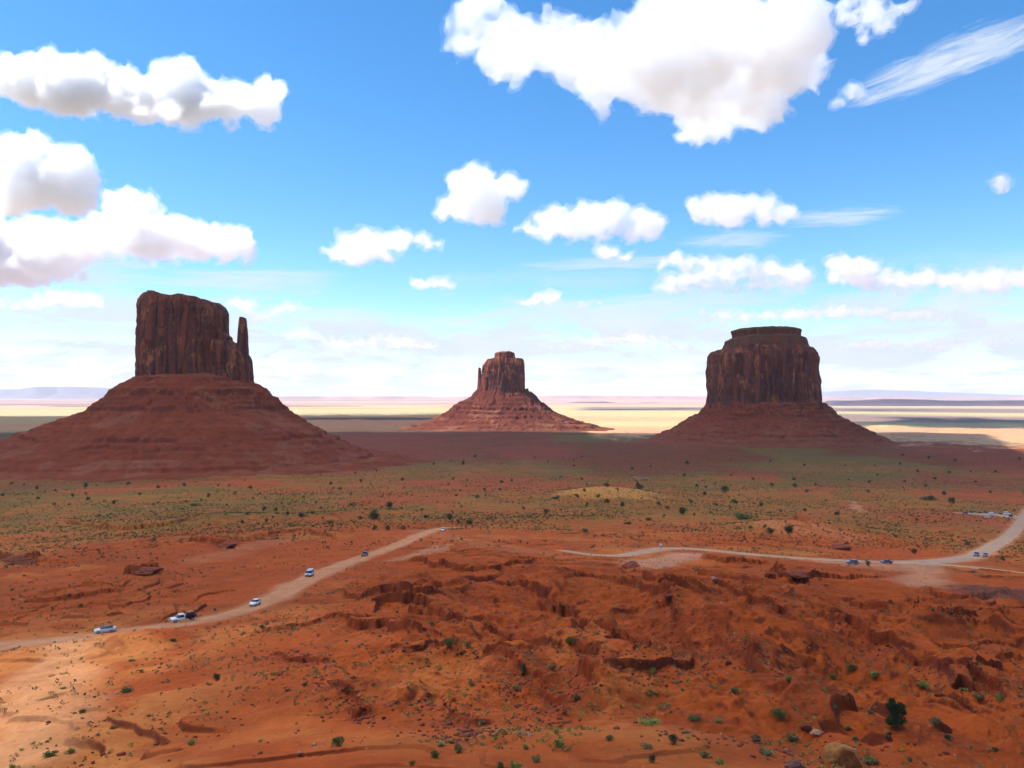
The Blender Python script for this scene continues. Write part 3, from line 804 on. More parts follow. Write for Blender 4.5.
def cloud(label, blobs, seed, D=None, alt=1500.0, vox=1.5, fluff=1.0, soft=8.0, group='cumulus clouds in the blue sky', plane=False, n=10, deep=.7):
    rnd = random.Random(seed); bm = bmesh.new(); yb = max(b[1] + b[3] for b in blobs)
    if D is None: D = alt * F / (HY - yb)
    s = D / F; rm = 0
    balls = []
    for (cx, cy, rx, ry) in blobs:
        for k in range(int(max(n, n * rx * ry / 500) * (1.5 + .35 * rx / ry))):
            while True:
                a, b, c = rnd.uniform(-1, 1), rnd.uniform(-1, 1), rnd.uniform(-1, 1)
                if a * a + b * b + c * c < 1: break
            r = min(rx, ry) * rnd.uniform(.30, .52)
            px = cx + a * max(rx - r, 0); py = cy + b * max(ry - r, 0)
            if plane:
                d = (alt + 60) * F / (HY - py); sl = d / F
                balls.append(((px - 512) * sl, d, alt + 40 + c * 60, r * s * .95))
            else:
                off = c * deep * max(rx, ry) * s
                balls.append((((px - 512) * (D + off) / F), D + off, (HY - py) * (D + off) / F, r * s))
    for b0, b1 in zip(blobs[:-1], blobs[1:]):      # wisps of vapour joining neighbouring heaps
        L = math.hypot(b1[0] - b0[0], b1[1] - b0[1]); r0 = min(min(b0[2:]), min(b1[2:])) * .42
        for k in range(int(L / (r0 * .8)) + 1):
            q = k / (L / (r0 * .8) + 1); px = b0[0] + (b1[0] - b0[0]) * q; py = b0[1] + (b1[1] - b0[1]) * q
            if plane: d = (alt + 60) * F / (HY - py); balls.append(((px - 512) * d / F, d, alt + 40, r0 * s))
            else: balls.append(((px - 512) * s, D, (HY - py) * s, r0 * s))
    cx_ = sum(q[0] for q in balls) / len(balls); cy_ = sum(q[1] for q in balls) / len(balls); cz_ = min(q[2] - q[3] * .6 for q in balls)
    for x, y, z, r in balls:
        bmesh.ops.create_icosphere(bm, subdivisions=2, radius=r, matrix=Matrix.Translation((x - cx_, y - cy_, z - cz_)))
    me = bpy.data.meshes.new('cloud'); bm.to_mesh(me); bm.free()
    tmp = bpy.data.objects.new('tmp', me); COL.objects.link(tmp)
    md = tmp.modifiers.new('r', 'REMESH'); md.mode = 'VOXEL'; md.voxel_size = vox * s
    dg = bpy.context.evaluated_depsgraph_get(); me2 = bpy.data.meshes.new_from_object(tmp.evaluated_get(dg))
    bpy.data.objects.remove(tmp); bpy.data.meshes.remove(me)
    keep_largest(me2)
    nv = len(me2.vertices); co = np.empty(nv * 3, 'f'); me2.vertices.foreach_get('co', co); co = co.reshape(-1, 3).astype('d')
    nr = np.empty(nv * 3, 'f'); me2.vertices.foreach_get('normal', nr); nr = nr.reshape(-1, 3)
    mr = sum(min(b[2], b[3]) for b in blobs) / len(blobs)
    a = mr * s * .55 * fluff; sc = mr * s * 1.3; dsp = 0; co0 = co.copy(); wv = np.zeros_like(co)
    while sc > 1.4 * s:
        q = co0 / sc + seed * 7.3
        b = 1 - np.abs(2 * n3d(q, seed) - 1)
        dsp = dsp + a * .62 * (b - .66)
        for ax in range(3): wv[:, ax] += a * 1.25 * (n3d(q + 31 * (ax + 1), seed + ax + 1) - .5)
        a *= .72; sc *= .5
    co = co + nr * dsp[:, None] + wv
    def finish(cc, name, density, vx, parent=None):
        if not plane: cc[:, 2] = np.where(cc[:, 2] < 0, cc[:, 2] * .4, cc[:, 2])
        m_ = me2.copy(); m_.vertices.foreach_set('co', cc.astype('f').ravel()); m_.update()
        tmp = bpy.data.objects.new('tmp', m_); COL.objects.link(tmp)
        md = tmp.modifiers.new('r', 'REMESH'); md.mode = 'VOXEL'; md.voxel_size = vx * s
        dg = bpy.context.evaluated_depsgraph_get(); m3 = bpy.data.meshes.new_from_object(tmp.evaluated_get(dg))
        bpy.data.objects.remove(tmp); bpy.data.meshes.remove(m_); keep_largest(m3)
        m3.polygons.foreach_set('use_smooth', np.ones(len(m3.polygons), bool)); m3.materials.clear(); m3.name = name
        return link(name, m3, vol_mat('cloud_vapour', density * 1.0, .62), parent, None if parent else (cx_, cy_, cz_))
    o = finish(co - nr * s * 1.2, 'cloud', .95 / (soft * s), vox * 1.1)
    fr = co + nr * s * 1.6; sc = 9 * s; a = 6.5 * s
    while sc > 1.6 * s:
        for ax in range(3): fr[:, ax] += a * (n3d(co / sc + 57 * (ax + 1) + seed, seed + ax + 9) - .5)
        a *= .72; sc *= .5
    finish(fr, 'wispy_fringe', .30 / (soft * s), vox, o)
    return tag(o, label, 'cloud', group)


cloud('long white cumulus cloud high at the left, over the clear gap above the left butte', [(20, 76, 42, 30), (70, 82, 45, 34), (120, 95, 40, 24), (110, 76, 22, 18), (180, 88, 34, 28), (225, 98, 36, 24), (262, 98, 28, 22), (180, 108, 70, 14), (60, 98, 40, 14)], 3)
cloud('big rounded cumulus cloud cut by the left edge of the sky, above the lower bank', [(20, 165, 42, 30), (60, 178, 34, 30), (0, 195, 50, 26), (70, 200, 26, 16), (30, 150, 22, 16)], 5, soft=9.6)
cloud('wide grey-bottomed cloud bank just above and left of the left butte', [(130, 210, 24, 22), (150, 228, 50, 22), (215, 240, 48, 18), (110, 238, 60, 20), (180, 252, 70, 11), (40, 240, 60, 24), (20, 268, 50, 22), (60, 262, 40, 16), (240, 243, 24, 12), (-20, 240, 40, 40)], 7, soft=9.6, alt=1350)
cloud('small bright cloud between the left cloud bank and the middle cloud column', [(358, 246, 34, 18), (392, 242, 30, 16), (425, 240, 20, 8), (335, 250, 16, 9), (375, 258, 26, 9)], 9, soft=9.6)
cloud('upright puffy cloud in the centre of the sky above the middle butte', [(480, 185, 36, 22), (462, 208, 28, 18), (490, 212, 22, 22), (440, 212, 12, 8), (512, 190, 16, 12), (475, 172, 18, 10)], 11, soft=11.2, fluff=1.15)
cloud('flat-bottomed white cloud right of the centre column', [(560, 218, 34, 18), (600, 214, 34, 18), (645, 222, 34, 17), (600, 232, 70, 12), (530, 228, 18, 8), (610, 208, 16, 10)], 13, soft=9.6)
cloud('tiny puff directly under the flat-bottomed cloud right of centre', [(608, 252, 20, 10), (625, 255, 12, 6)], 15, soft=8)
cloud('bright cloud with a trailing wisp above the right butte', [(715, 205, 28, 15), (750, 208, 36, 17), (785, 214, 22, 13), (700, 206, 14, 12), (740, 220, 44, 9)], 17, soft=9.6)
cloud('huge ragged cloud hanging from the top right of the sky', [(470, 22, 26, 18), (500, 12, 26, 16), (520, 40, 44, 26), (575, 42, 40, 24), (610, 68, 44, 28), (655, 58, 50, 40), (700, 62, 52, 52), (700, 108, 26, 24), (745, 82, 48, 34), (770, 50, 50, 50), (715, 10, 90, 30), (800, 18, 34, 34), (640, 20, 40, 14), (745, 110, 22, 14), (820, 60, 14, 26), (690, 126, 10, 9), (760, 116, 14, 8), (555, 8, 16, 10)],
      19, plane=True, D=3800, soft=14.4, fluff=1.35, n=14, vox=2.0)
cloud('smaller ragged cloud touching the top edge right of the huge one', [(860, 2, 34, 14), (880, 12, 26, 12), (915, 0, 24, 8), (865, 24, 10, 8)], 20, plane=True, D=3000, soft=14.4, fluff=1.4)
cloud('torn wisp of cloud beneath the right end of the huge cloud', [(856, 92, 12, 12), (840, 102, 10, 5)], 21, soft=12.8, fluff=1.4, D=4300)
cloud('lone little puff near the right edge of the sky', [(1000, 181, 13, 8), (1003, 188, 9, 6)], 22, soft=8)
cloud('thin flat little cloud left of the centre line, low over the plain', [(430, 283, 24, 7), (445, 287, 16, 4), (418, 284, 12, 5)], 23, soft=6.4)
cloud('little oval cloud above and right of the middle butte', [(545, 298, 22, 8), (528, 302, 14, 5), (553, 296, 12, 6)], 24, soft=6.4)
cloud('sliver of cloud right of the little oval one', [(600, 307, 24, 3.5), (585, 305, 12, 3)], 25, soft=6.4)
cloud('long low cloud bank left of and above the right butte', [(690, 262, 36, 11), (740, 266, 44, 13), (790, 272, 36, 11), (700, 278, 50, 9), (650, 288, 34, 6), (720, 288, 60, 7), (780, 284, 40, 8)], 26, soft=9.6, deep=.5)
cloud('cloud heap in the row right of the right butte', [(855, 266, 30, 13), (840, 262, 16, 9), (868, 282, 18, 10), (850, 276, 26, 10)], 27, soft=8)
cloud('long cloud bank running to the right edge of the sky', [(905, 280, 34, 13), (940, 278, 30, 13), (985, 280, 42, 13), (1030, 276, 30, 13), (960, 290, 90, 7), (1000, 272, 18, 8)], 28, soft=9.6, deep=.5)
cloud('flat grey-white cloud layer just above and right of the right butte', [(800, 313, 44, 8), (860, 310, 44, 9), (920, 316, 50, 9), (740, 316, 40, 6), (700, 312, 40, 5), (985, 322, 46, 7)], 29, soft=8, deep=.4)
cloud('low flat cloud streak right of the right butte near the horizon', [(850, 345, 40, 6), (900, 342, 46, 6), (960, 346, 60, 6), (1010, 342, 30, 6)], 30, soft=8, deep=.35, D=14000)
cloud('low flat cloud streak between the middle and the right butte', [(590, 340, 30, 6), (640, 338, 36, 8), (680, 346, 20, 5), (560, 346, 24, 5)], 31, soft=8, deep=.35, D=14000)
cloud('soft cloud streak between the left and the middle butte', [(300, 335, 22, 6), (345, 344, 40, 6), (390, 340, 36, 7), (430, 346, 22, 5), (285, 356, 20, 6)], 32, soft=8, deep=.35, D=14000)
cloud('soft low cloud peeking out left of the left butte', [(60, 296, 34, 9), (95, 302, 26, 6), (20, 304, 34, 7)], 33, soft=9.6, deep=.4)
cloud('pale cloud rising behind the gap beside the thumb spire', [(240, 305, 20, 9), (255, 318, 16, 8), (285, 308, 26, 6)], 34, soft=9.6, deep=.4)

# cloud layer above the overlook (higher than the frame): its shadow dims the valley
SHIFT = Vector((math.sin(SUN_AZ), math.cos(SUN_AZ))) * (1600 / math.tan(SUN_EL))
gx = np.arange(-2900, 2300, 34.0); gy = np.arange(-700, 3000, 34.0)
GX, GY = np.meshgrid(gx, gy); gxr = GX.ravel(); gyr = GY.ravel()
ga = np.degrees(np.arctan2(gxr, np.maximum(gyr, 1))); gr_ = np.hypot(gxr, gyr)
tk = 250 - 45 * (1 - sstep(gyr, 350, 600)) + (fbm(gxr, gyr, 420, 4, 501) - .5) * 190
tk -= 40 * sstep(gyr, 330, 480) * (1 - sstep(gyr, 820, 1050))
tk += 60 * sstep(gyr, 1000, 1200)
tk -= 300 * (1 - sstep(np.hypot((gxr + 112) / 62, (gyr - 112) / 62), .8, 1.6))
tk -= 200 * (1 - sstep(np.hypot((gxr + 355) / 50, (gyr - 500) / 80), .4, 1.4))
edge_ = np.minimum(np.minimum(gxr + 2900, 2266 - gxr), np.minimum(gyr + 700, 2690 - gyr))
tk = np.clip(tk, 0, None) * sstep(edge_, 0, 160)
tk -= 400 * sstep(gxr - gyr * .50, -20, 260) * sstep(gyr, 1450, 1850)
tk = np.clip(tk, np.where(gyr < 900, 75.0, 1.0), None)
lum = (fbm(gxr, gyr, 150, 4, 503) - .5) * 30
co1 = np.stack([gxr + SHIFT.x, gyr + SHIFT.y, 1560 + tk * .6 + lum], 1); co2 = np.stack([gxr + SHIFT.x, gyr + SHIFT.y, 1560 - tk * .4 + lum], 1)
nr_, nc_ = GX.shape; q1 = grid_quads(nr_, nc_); q2 = q1[:, ::-1] + len(co1); nn = len(co1)
idx = np.arange(nn).reshape(nr_, nc_)
bl = np.concatenate([idx[0, :], idx[1:, -1], idx[-1, -2::-1], idx[-2:0:-1, 0]]); bl2 = np.roll(bl, -1)
qs = np.stack([bl, bl + nn, bl2 + nn, bl2], 1)
tag(link('cloud_layer', mesh_np('cloud_layer', np.concatenate([co1, co2]), np.concatenate([q1, q2, qs])), vol_mat('cloud_layer_vapour', .0125, .6)),
    'broken white cloud layer high above the overlook', kind='stuff')

# ------------------------------------------------------------------ plants
LEAF = {
    'green': simple_mat('leaf_green', (.050, .085, .016), .8, nscale=3, col2=(.085, .120, .022)),
    'lime': simple_mat('leaf_yellow_green', (.20, .22, .035), .8, nscale=3, col2=(.12, .15, .03)),
    'sage': simple_mat('leaf_grey_green', (.12, .11, .035), .85, nscale=3, col2=(.17, .145, .05)),
    'dark': simple_mat('leaf_dark_green', (.028, .042, .014), .85, nscale=2, col2=(.055, .070, .020)),
    'dry': simple_mat('leaf_dry_brown', (.14, .095, .040), .9, nscale=3, col2=(.20, .15, .06)),
}
M_STEM = simple_mat('woody_stem', (.10, .065, .045), .95)


def leaf_mesh(name, n, size, rnd, w=1.0, h=.8, clumps=7, flat=.25):
    """loose crown of leaf-sized faces gathered in uneven clumps, w wide and h tall, base at z=0"""
    cl = []
    for _ in range(clumps):
        a = rnd.uniform(0, 6.283); r = rnd.uniform(0, .62) * w / 2
        cl.append((r * math.cos(a), r * math.sin(a), rnd.uniform(.25, .72) * h, rnd.uniform(.24, .40) * w * rnd.uniform(.7, 1), rnd.uniform(.22, .36) * h))
    co = []; q = []
    for i in range(n):
        c = rnd.choice(cl)
        d = Vector((rnd.gauss(0, 1), rnd.gauss(0, 1), rnd.gauss(0, 1))).normalized() * (rnd.random() ** .45)
        p = Vector((c[0] + d.x * c[3], c[1] + d.y * c[3], max(.02, c[2] + d.z * c[4])))
        u_ = Vector((rnd.gauss(0, 1), rnd.gauss(0, 1), rnd.gauss(0, 1) * .7)).normalized(); v_ = u_.cross(Vector((rnd.gauss(0, 1), rnd.gauss(0, 1), rnd.gauss(0, 1)))).normalized()
        s1 = size * rnd.uniform(.7, 1.4); s2 = s1 * rnd.uniform(.5, .9); k = len(co)
        co += [p - u_ * s1, p - v_ * s2, p + u_ * s1, p + v_ * s2]; q.append((k, k + 1, k + 2, k + 3))
    return mesh_np(name, [tuple(p) for p in co], q, False)


def stem_mesh(rnd, w, h, n=7, th=.03):
    bm = bmesh.new()
    for i in range(n):
        a = rnd.uniform(0, 6.28); tip = Vector((math.cos(a) * w * .3, math.sin(a) * w * .3, h * rnd.uniform(.5, .8)))
        m = tip.to_track_quat('Z', 'Y').to_matrix().to_4x4(); m.translation = tip * .5 - Vector((0, 0, .04))
        bmesh.ops.create_cone(bm, segments=5, radius1=th, radius2=th * .4, depth=tip.length, matrix=m)
    me = bpy.data.meshes.new('stem'); bm.to_mesh(me); bm.free(); return me


rs = random.Random(77)
PROTO = {}
for kind in LEAF:
    for vi in range(3):
        big = leaf_mesh('foliage', 750, .034, rs, 1, .62 if kind != 'dark' else .8, 8); big.materials.append(LEAF[kind])
        sm = leaf_mesh('foliage', 130, .075, rs, 1, .62 if kind != 'dark' else .85, 6); sm.materials.append(LEAF[kind])
        st = stem_mesh(rs, 1, .6); st.materials.append(M_STEM)
        PROTO[kind, vi] = (big, sm, st)
WORD = {'green': 'green bush', 'lime': 'yellow-green bush', 'sage': 'grey-green sagebrush', 'dark': 'dark round shrub', 'dry': 'brownish dry shrub'}
NSH = [0]


def shrub(px, py, wpx, kind, label, group='desert shrubs', hs=1.0):
    """py is the row of the plant's base"""
    g = ground_at(px, py); w_ = wpx * g.y / F; big, sm, st = PROTO[kind, NSH[0] % 3]; NSH[0] += 1
    if wpx >= 9:
        e = bpy.data.objects.new('desert_shrub', None); COL.objects.link(e)
        c = link('foliage', big, None, e); s_ = link('stem', st, None, e)
    else:
        e = link('desert_shrub', sm)
    e.location = (g.x, g.y, g.z - .05 * w_); e.scale = (w_, w_, w_ * hs * rs.uniform(.85, 1.1)); e.rotation_euler = (0, 0, rs.uniform(0, 6.28))
    PLACED.append((px, py))
    return tag(e, label, 'shrub', group)


PLACED = []
HAND = [
    (868, 761, 25, 'sage', 'rounded grey sagebrush right of the yellow boulder'),
    (777, 716, 18, 'green', 'dark green leafy bush left of the juniper, at the foot of the red slope'),
    (694, 718, 18, 'green', 'low dark green bush below the ledges, leftmost of the two dark green ones'),
    (648, 722, 30, 'lime', 'wide flat yellow-green bush under the curved ledge'),
    (716, 720, 11, 'lime', 'small pale yellow-green bush right of the low dark green one'),
    (790, 739, 18, 'sage', 'pale green bush left of the two small red rocks'),
    (764, 752, 22, 'sage', 'spreading pale bush at the bottom, left of the yellow boulder'),
    (754, 740, 14, 'dry', 'thin brown shrub between two pale bushes near the bottom'),
    (703, 755, 13, 'sage', 'grey-green tuft near the bottom edge, right of centre'),
    (719, 762, 12, 'lime', 'yellowish tuft at the bottom edge right of a grey one'),
    (672, 742, 15, 'dark', 'dark olive bush on the sandy shoulder near the bottom'),
    (685, 731, 12, 'sage', 'flat grey bush on the sandy shoulder above the dark olive one'),
    (647, 746, 16, 'dry', 'brownish low bush on the sandy shoulder'),
    (651, 760, 12, 'dark', 'dark tuft near the bottom edge left of centre-right'),
    (609, 738, 10, 'sage', 'grey tuft left of the sandy shoulder'),
    (559, 744, 17, 'lime', 'bright lime bush in the gully bottom at lower centre'),
    (556, 732, 9, 'lime', 'small upright tuft behind the bright lime bush'),
    (516, 767, 16, 'lime', 'yellow-green bush cut by the bottom edge at centre'),
    (500, 766, 12, 'sage', 'grey-green bush beside it at the bottom edge, centre'),
    (536, 760, 13, 'sage', 'pale grey bush near the bottom edge, right of centre line'),
    (436, 755, 13, 'green', 'green bush near the bottom at centre-left'),
    (441, 744, 11, 'lime', 'yellow-green tuft above a green bush at lower centre-left'),
    (459, 750, 13, 'sage', 'grey bush right of the green one at lower centre-left'),
    (340, 744, 17, 'green', 'dense green bush at the lower left of centre'),
    (129, 690, 18, 'green', 'dense green bush alone on the orange slope below the left road'),
    (115, 727, 10, 'green', 'green bush on the orange slope below a dense one'),
    (54, 754, 15, 'green', 'low green bush in the bottom left corner'),
    (73, 751, 12, 'lime', 'yellow-green bush right of a green one in the bottom left corner'),
    (101, 733, 8, 'sage', 'small grey tuft left below a green bush on the orange slope'),
    (17, 766, 9, 'lime', 'yellowish tuft at the bottom edge in the left corner'),
    (219, 679, 10, 'dark', 'dark green shrub on the bare slope under the pickup'),
    (143, 671, 8, 'lime', 'small bush right above the dense green one on the orange slope'),
    (134, 660, 9, 'sage', 'grey bush on the slope directly below the sedan'),
    (65, 687, 9, 'lime', 'yellow bush on the pale wash at left'),
    (193, 743, 11, 'lime', 'yellow-green bush at the bottom between two orange slopes'),
    (85, 711, 9, 'sage', 'grey tuft at the edge of the pale wash at left'),
    (175, 640, 9, 'dark', 'dark shrub on the bank just below the pickup'),
    (263, 627, 9, 'dark', 'dark shrub below the white hatchback'),
    (306, 684, 8, 'green', 'green tuft behind the small ledge at left of centre'),
    (846, 727, 11, 'sage', 'flat grey-green tuft left of the juniper'),
    (853, 738, 10, 'dark', 'dark tuft between the yellow boulder and the juniper'),
    (885, 735, 7, 'dark', 'tiny dark tuft just below the juniper'),
    (934, 724, 16, 'dry', 'sprawling brown shrub right of the juniper'),
    (945, 737, 11, 'dark', 'dark little shrub below the sprawling brown one'),
    (992, 749, 9, 'sage', 'grey tuft in the bottom right corner'),
    (907, 759, 9, 'sage', 'pale tuft at the bottom right of the boulder and sagebrush'),
    (868, 712, 9, 'dry', 'faint dry tuft left above the juniper'),
    (832, 707, 9, 'sage', 'pale tuft under the dark red scarp left of the juniper'),
    (850, 669, 12, 'green', 'green bush in the red gully at right'),
    (873, 677, 12, 'lime', 'pale bush on the rim right of the red gully'),
    (831, 677, 9, 'green', 'green tuft left of the gully bush'),
    (822, 688, 10, 'lime', 'yellowish tuft below the gully bush'),
    (787, 680, 11, 'lime', 'lime tuft at the corner of the dark gully'),
    (733, 692, 12, 'sage', 'pale bush on the smooth slope left of the dark gully'),
    (745, 640, 9, 'lime', 'lime bush on the upper slope right of the curved ledges'),
    (920, 687, 15, 'lime', 'pale bush along the long right-hand ledge'),
    (976, 697, 15, 'sage', 'grey-green bush at the right end of the long ledge'),
    (997, 698, 12, 'lime', 'pale bush beside the grey-green one at the right end of the ledge'),
    (931, 610, 7, 'dark', 'dark shrub in the red hollow below the branch road'),
    (950, 613, 8, 'green', 'green shrub in the hollow below the branch road'),
    (576, 698, 11, 'sage', 'grey-green bush hugging the foot of the curved ledge'),
    (569, 643, 12, 'green', 'green bush under the upper curved ledge'),
    (552, 668, 10, 'sage', 'grey-green bush between the two curved ledges'),
    (523, 671, 11, 'dark', 'dark green bush on the slope left of the curved ledge'),
    (516, 688, 10, 'lime', 'lime tuft on the slope left of the lower curved ledge'),
    (471, 684, 10, 'sage', 'pale sage tuft in the middle of the lower slope'),
    (464, 694, 8, 'lime', 'lime tuft below a sage tuft on the lower slope'),
    (449, 645, 13, 'green', 'green bush on the ridge at centre-left'),
    (468, 646, 10, 'sage', 'grey bush right of the green one on the ridge'),
    (433, 625, 8, 'green', 'small green bush above the ridge at centre-left'),
    (648, 693, 10, 'sage', 'sage tuft in the hollow between ledges right of centre'),
    (676, 682, 11, 'green', 'dark green bush in the hollow right of the ledges'),
    (652, 672, 10, 'lime', 'lime bush in the rubble right of the ledges'),
    (483, 722, 10, 'sage', 'flat sage tuft in the lower centre slope'),
    (483, 743, 11, 'sage', 'wide grey tuft in the lower centre'),
    (413, 762, 9, 'green', 'green tuft at the bottom edge left of centre'),
    (526, 747, 9, 'lime', 'lime tuft left of the bright lime bush'),
    (788, 532, 14, 'dark', 'large dark shrub on the red rise above the gravel road'),
    (770, 533, 9, 'dark', 'smaller dark shrub left beside the large one above the gravel road'),
    (743, 519, 24, 'green', 'long low green thicket above the gravel road'),
    (682, 514, 12, 'dark', 'dark shrub right of the sandy knoll'),
    (639, 489, 10, 'dark', 'dark shrub behind the sandy knoll at its right end'),
    (724, 493, 11, 'dark', 'dark shrub on the plain between the knoll and the right butte'),
    (715, 505, 8, 'dark', 'dark shrub left below another on the plain right of the knoll'),
    (735, 503, 8, 'green', 'green shrub right of a dark one on the plain'),
    (585, 532, 10, 'dark', 'dark upright shrub below the sandy knoll at left'),
    (628, 524, 9, 'dark', 'dark shrub below the sandy knoll'),
    (649, 520, 10, 'dark', 'dark shrub below the right end of the sandy knoll'),
    (546, 514, 9, 'dark', 'dark shrub left of the sandy knoll'),
    (555, 499, 11, 'green', 'green thicket left of the sandy knoll top'),
    (928, 500, 17, 'dark', 'low dark thicket left of the parked cars'),
    (951, 504, 10, 'dark', 'dark shrub just left of the parking area'),
    (913, 553, 9, 'dark', 'dark shrub above the gravel road near the junction'),
    (1001, 560, 8, 'dark', 'dark shrub inside the road fork at the right edge'),
    (867, 566, 8, 'dark', 'dark shrub at the roadside between the two dark cars'),
    (860, 575, 7, 'green', 'green shrub below the gravel road'),
    (374, 519, 14, 'dark', 'large dark shrub above the bend of the left road'),
    (390, 509, 10, 'dark', 'dark shrub right above the large one'),
    (331, 524, 8, 'dark', 'dark shrub left of the large one above the left road'),
    (352, 506, 8, 'green', 'green upright shrub on the plain above the left road'),
    (404, 529, 9, 'dry', 'brownish shrub near the top of the left road'),
    (388, 530, 8, 'dark', 'dark shrub just above the left road'),
    (375, 530, 8, 'dark', 'dark shrub above the blue car'),
    (450, 520, 9, 'dark', 'dark shrub above the far white car'),
    (470, 524, 9, 'dark', 'dark upright shrub right of the far white car'),
    (458, 523, 6, 'dark', 'small dark shrub between two larger ones near the far white car'),
    (195, 506, 11, 'green', 'green thicket on the plain in front of the left butte'),
    (184, 509, 8, 'green', 'bright green shrub at the left end of the green thicket'),
    (129, 484, 8, 'dark', 'dark shrub on the flat in front of the left butte'),
    (302, 517, 12, 'dark', 'dark flat shrub on the plain left of the road bend'),
]
for px, py, wp, kd, lb in HAND: shrub(px, py, wp, kd, lb, hs=.5 if any(q in lb for q in ('flat', 'low ', 'thicket', 'wide', 'spreading')) else 1.0)

# tiny shrubs: alike within each patch of the plain
ZONES = [
    ('in front of the left butte, left of the thumb spire', 'dark', 0, 240, 470, 506, 26),
    ('on the plain between the left and the middle butte', 'dark', 240, 460, 462, 524, 40),
    ('on the plain in front of the middle butte', 'dark', 460, 640, 456, 512, 34),
    ('on the plain in front of the right butte', 'dark', 640, 860, 460, 520, 34),
    ('on the plain right of the right butte', 'dark', 860, 1024, 455, 498, 20),
    ('above the pale gravel road', 'dark', 700, 1024, 505, 550, 12),
    ('on the red ground above the left road', 'green', 10, 280, 510, 610, 20),
    ('on the red gullied ground at centre', 'sage', 330, 700, 575, 690, 18),
    ('on the orange slope at lower left', 'lime', 20, 330, 650, 740, 14),
    ('on the red slope at lower right', 'sage', 700, 1010, 600, 740, 12),
]
for zn, kd, x0, x1, y0, y1, cnt in ZONES:
    k = 0; tries = 0
    while k < cnt and tries < 2000:
        tries += 1
        px = rs.uniform(x0, x1); py = y0 + (y1 - y0) * rs.random()
        if any((px - a) ** 2 + ((py - b) * 1.6) ** 2 < 90 for a, b in PLACED): continue
        g = ground_at(px, py)
        if abs(HY - F * g.z / g.y - py) > 1.5 or road_field(np.array([g.x]), np.array([g.y]))[0] < 3: continue
        wp = (2.8 + 3.2 * rs.random() ** 1.6 + 2.0 * (rs.random() < .15)) * (1 if y0 > 505 else (.75 + .4 * (py - y0) / (y1 - y0)))
        if math.hypot((g.x - b1x) / 1.0, g.y - 1450) < 430 and g.y > 1000: continue
        shrub(px, py, wp, kd, 'small %s %s' % (WORD[kd], zn), 'small shrubs ' + zn)
        k += 1

# the countless small tufts, as ground cover
rg_ = np.random.default_rng(5)


def scatter(n, kind, name, rmin, rmax, size, seed, dens, faces=14, label=''):
    a = np.radians(rg_.uniform(-36, 36, n)); u_ = rg_.random(n)
    r = np.exp(np.log(rmin) + (np.log(rmax) - np.log(rmin)) * u_)
    x = r * np.sin(a); y = r * np.cos(a)
    keep = rg_.random(n) < dens(x, y); keep &= road_field(x, y) > 1.5
    keep &= np.hypot(x - b1x, y - 1450) > 330
    x, y = x[keep], y[keep]; z = terrain_z(x, y); m = len(x)
    w_ = size * rg_.uniform(.5, 1.3, m) ** 1.3
    c = np.repeat(np.stack([x, y, z], 1), faces, 0); ww = np.repeat(w_, faces)[:, None]
    d = rg_.normal(size=(m * faces, 3)); d /= np.linalg.norm(d, axis=1)[:, None]; d *= rg_.random((m * faces, 1)) ** .4
    p = c + d * np.array([.5, .5, .32]) * ww + np.array([0, 0, .28]) * ww
    u1 = rg_.normal(size=(m * faces, 3)); u1 /= np.linalg.norm(u1, axis=1)[:, None]
    v1 = np.cross(u1, rg_.normal(size=(m * faces, 3))); v1 /= np.linalg.norm(v1, axis=1)[:, None]
    s1 = ww * .16
    co = np.stack([p - u1 * s1, p - v1 * s1 * .7, p + u1 * s1, p + v1 * s1 * .7], 1).reshape(-1, 3)
    q = np.arange(len(co)).reshape(-1, 4)
    tag(link(name, mesh_np(name, co, q, False), LEAF[kind]), label, kind='stuff')


dn_plain = lambda x, y: sstep(fbm(x, y, 60, 3, 601), .30, .60) * sstep(np.hypot(x, y), 330, 560)
dn_near = lambda x, y: sstep(fbm(x, y, 18, 3, 603), .42, .62) * (1 - sstep(np.hypot(x, y), 380, 600))
dn_left = lambda x, y: sstep(fbm(x, y, 30, 3, 604), .40, .60) * (1 - sstep(np.degrees(np.arctan2(x, y)), -14, -4) * .8) * sstep(np.hypot(x, y), 190, 260) * (1 - sstep(np.hypot(x, y), 600, 900))
scatter(62000, 'dark', 'scrub', 350, 2300, 1.5, 1, dn_plain, 10, 'sparse dark scrub dotting the plain')
scatter(16000, 'green', 'scrub', 330, 1500, 1.1, 2, dn_plain, 8, 'sparse green scrub dotting the plain')
scatter(3500, 'sage', 'tufts', 75, 420, .62, 3, dn_near, 16, 'small grey grass tufts on the red slopes')
scatter(22000, 'lime', 'scrub', 330, 1500, 1.0, 8, dn_plain, 8, 'sparse yellow-green scrub dotting the plain')
scatter(4500, 'lime', 'tufts', 75, 420, .55, 4, dn_near, 16, 'small yellow-green tufts on the red slopes')
scatter(9000, 'green', 'tufts', 180, 900, .9, 5, dn_left, 10, 'small green tufts on the ground above the left road')
scatter(7000, 'dry', 'dry_grass', 120, 900, .9, 6, lambda x, y: sstep(fbm(x, y, 24, 3, 607), .45, .6), 10, 'dry brown tufts on the desert floor')

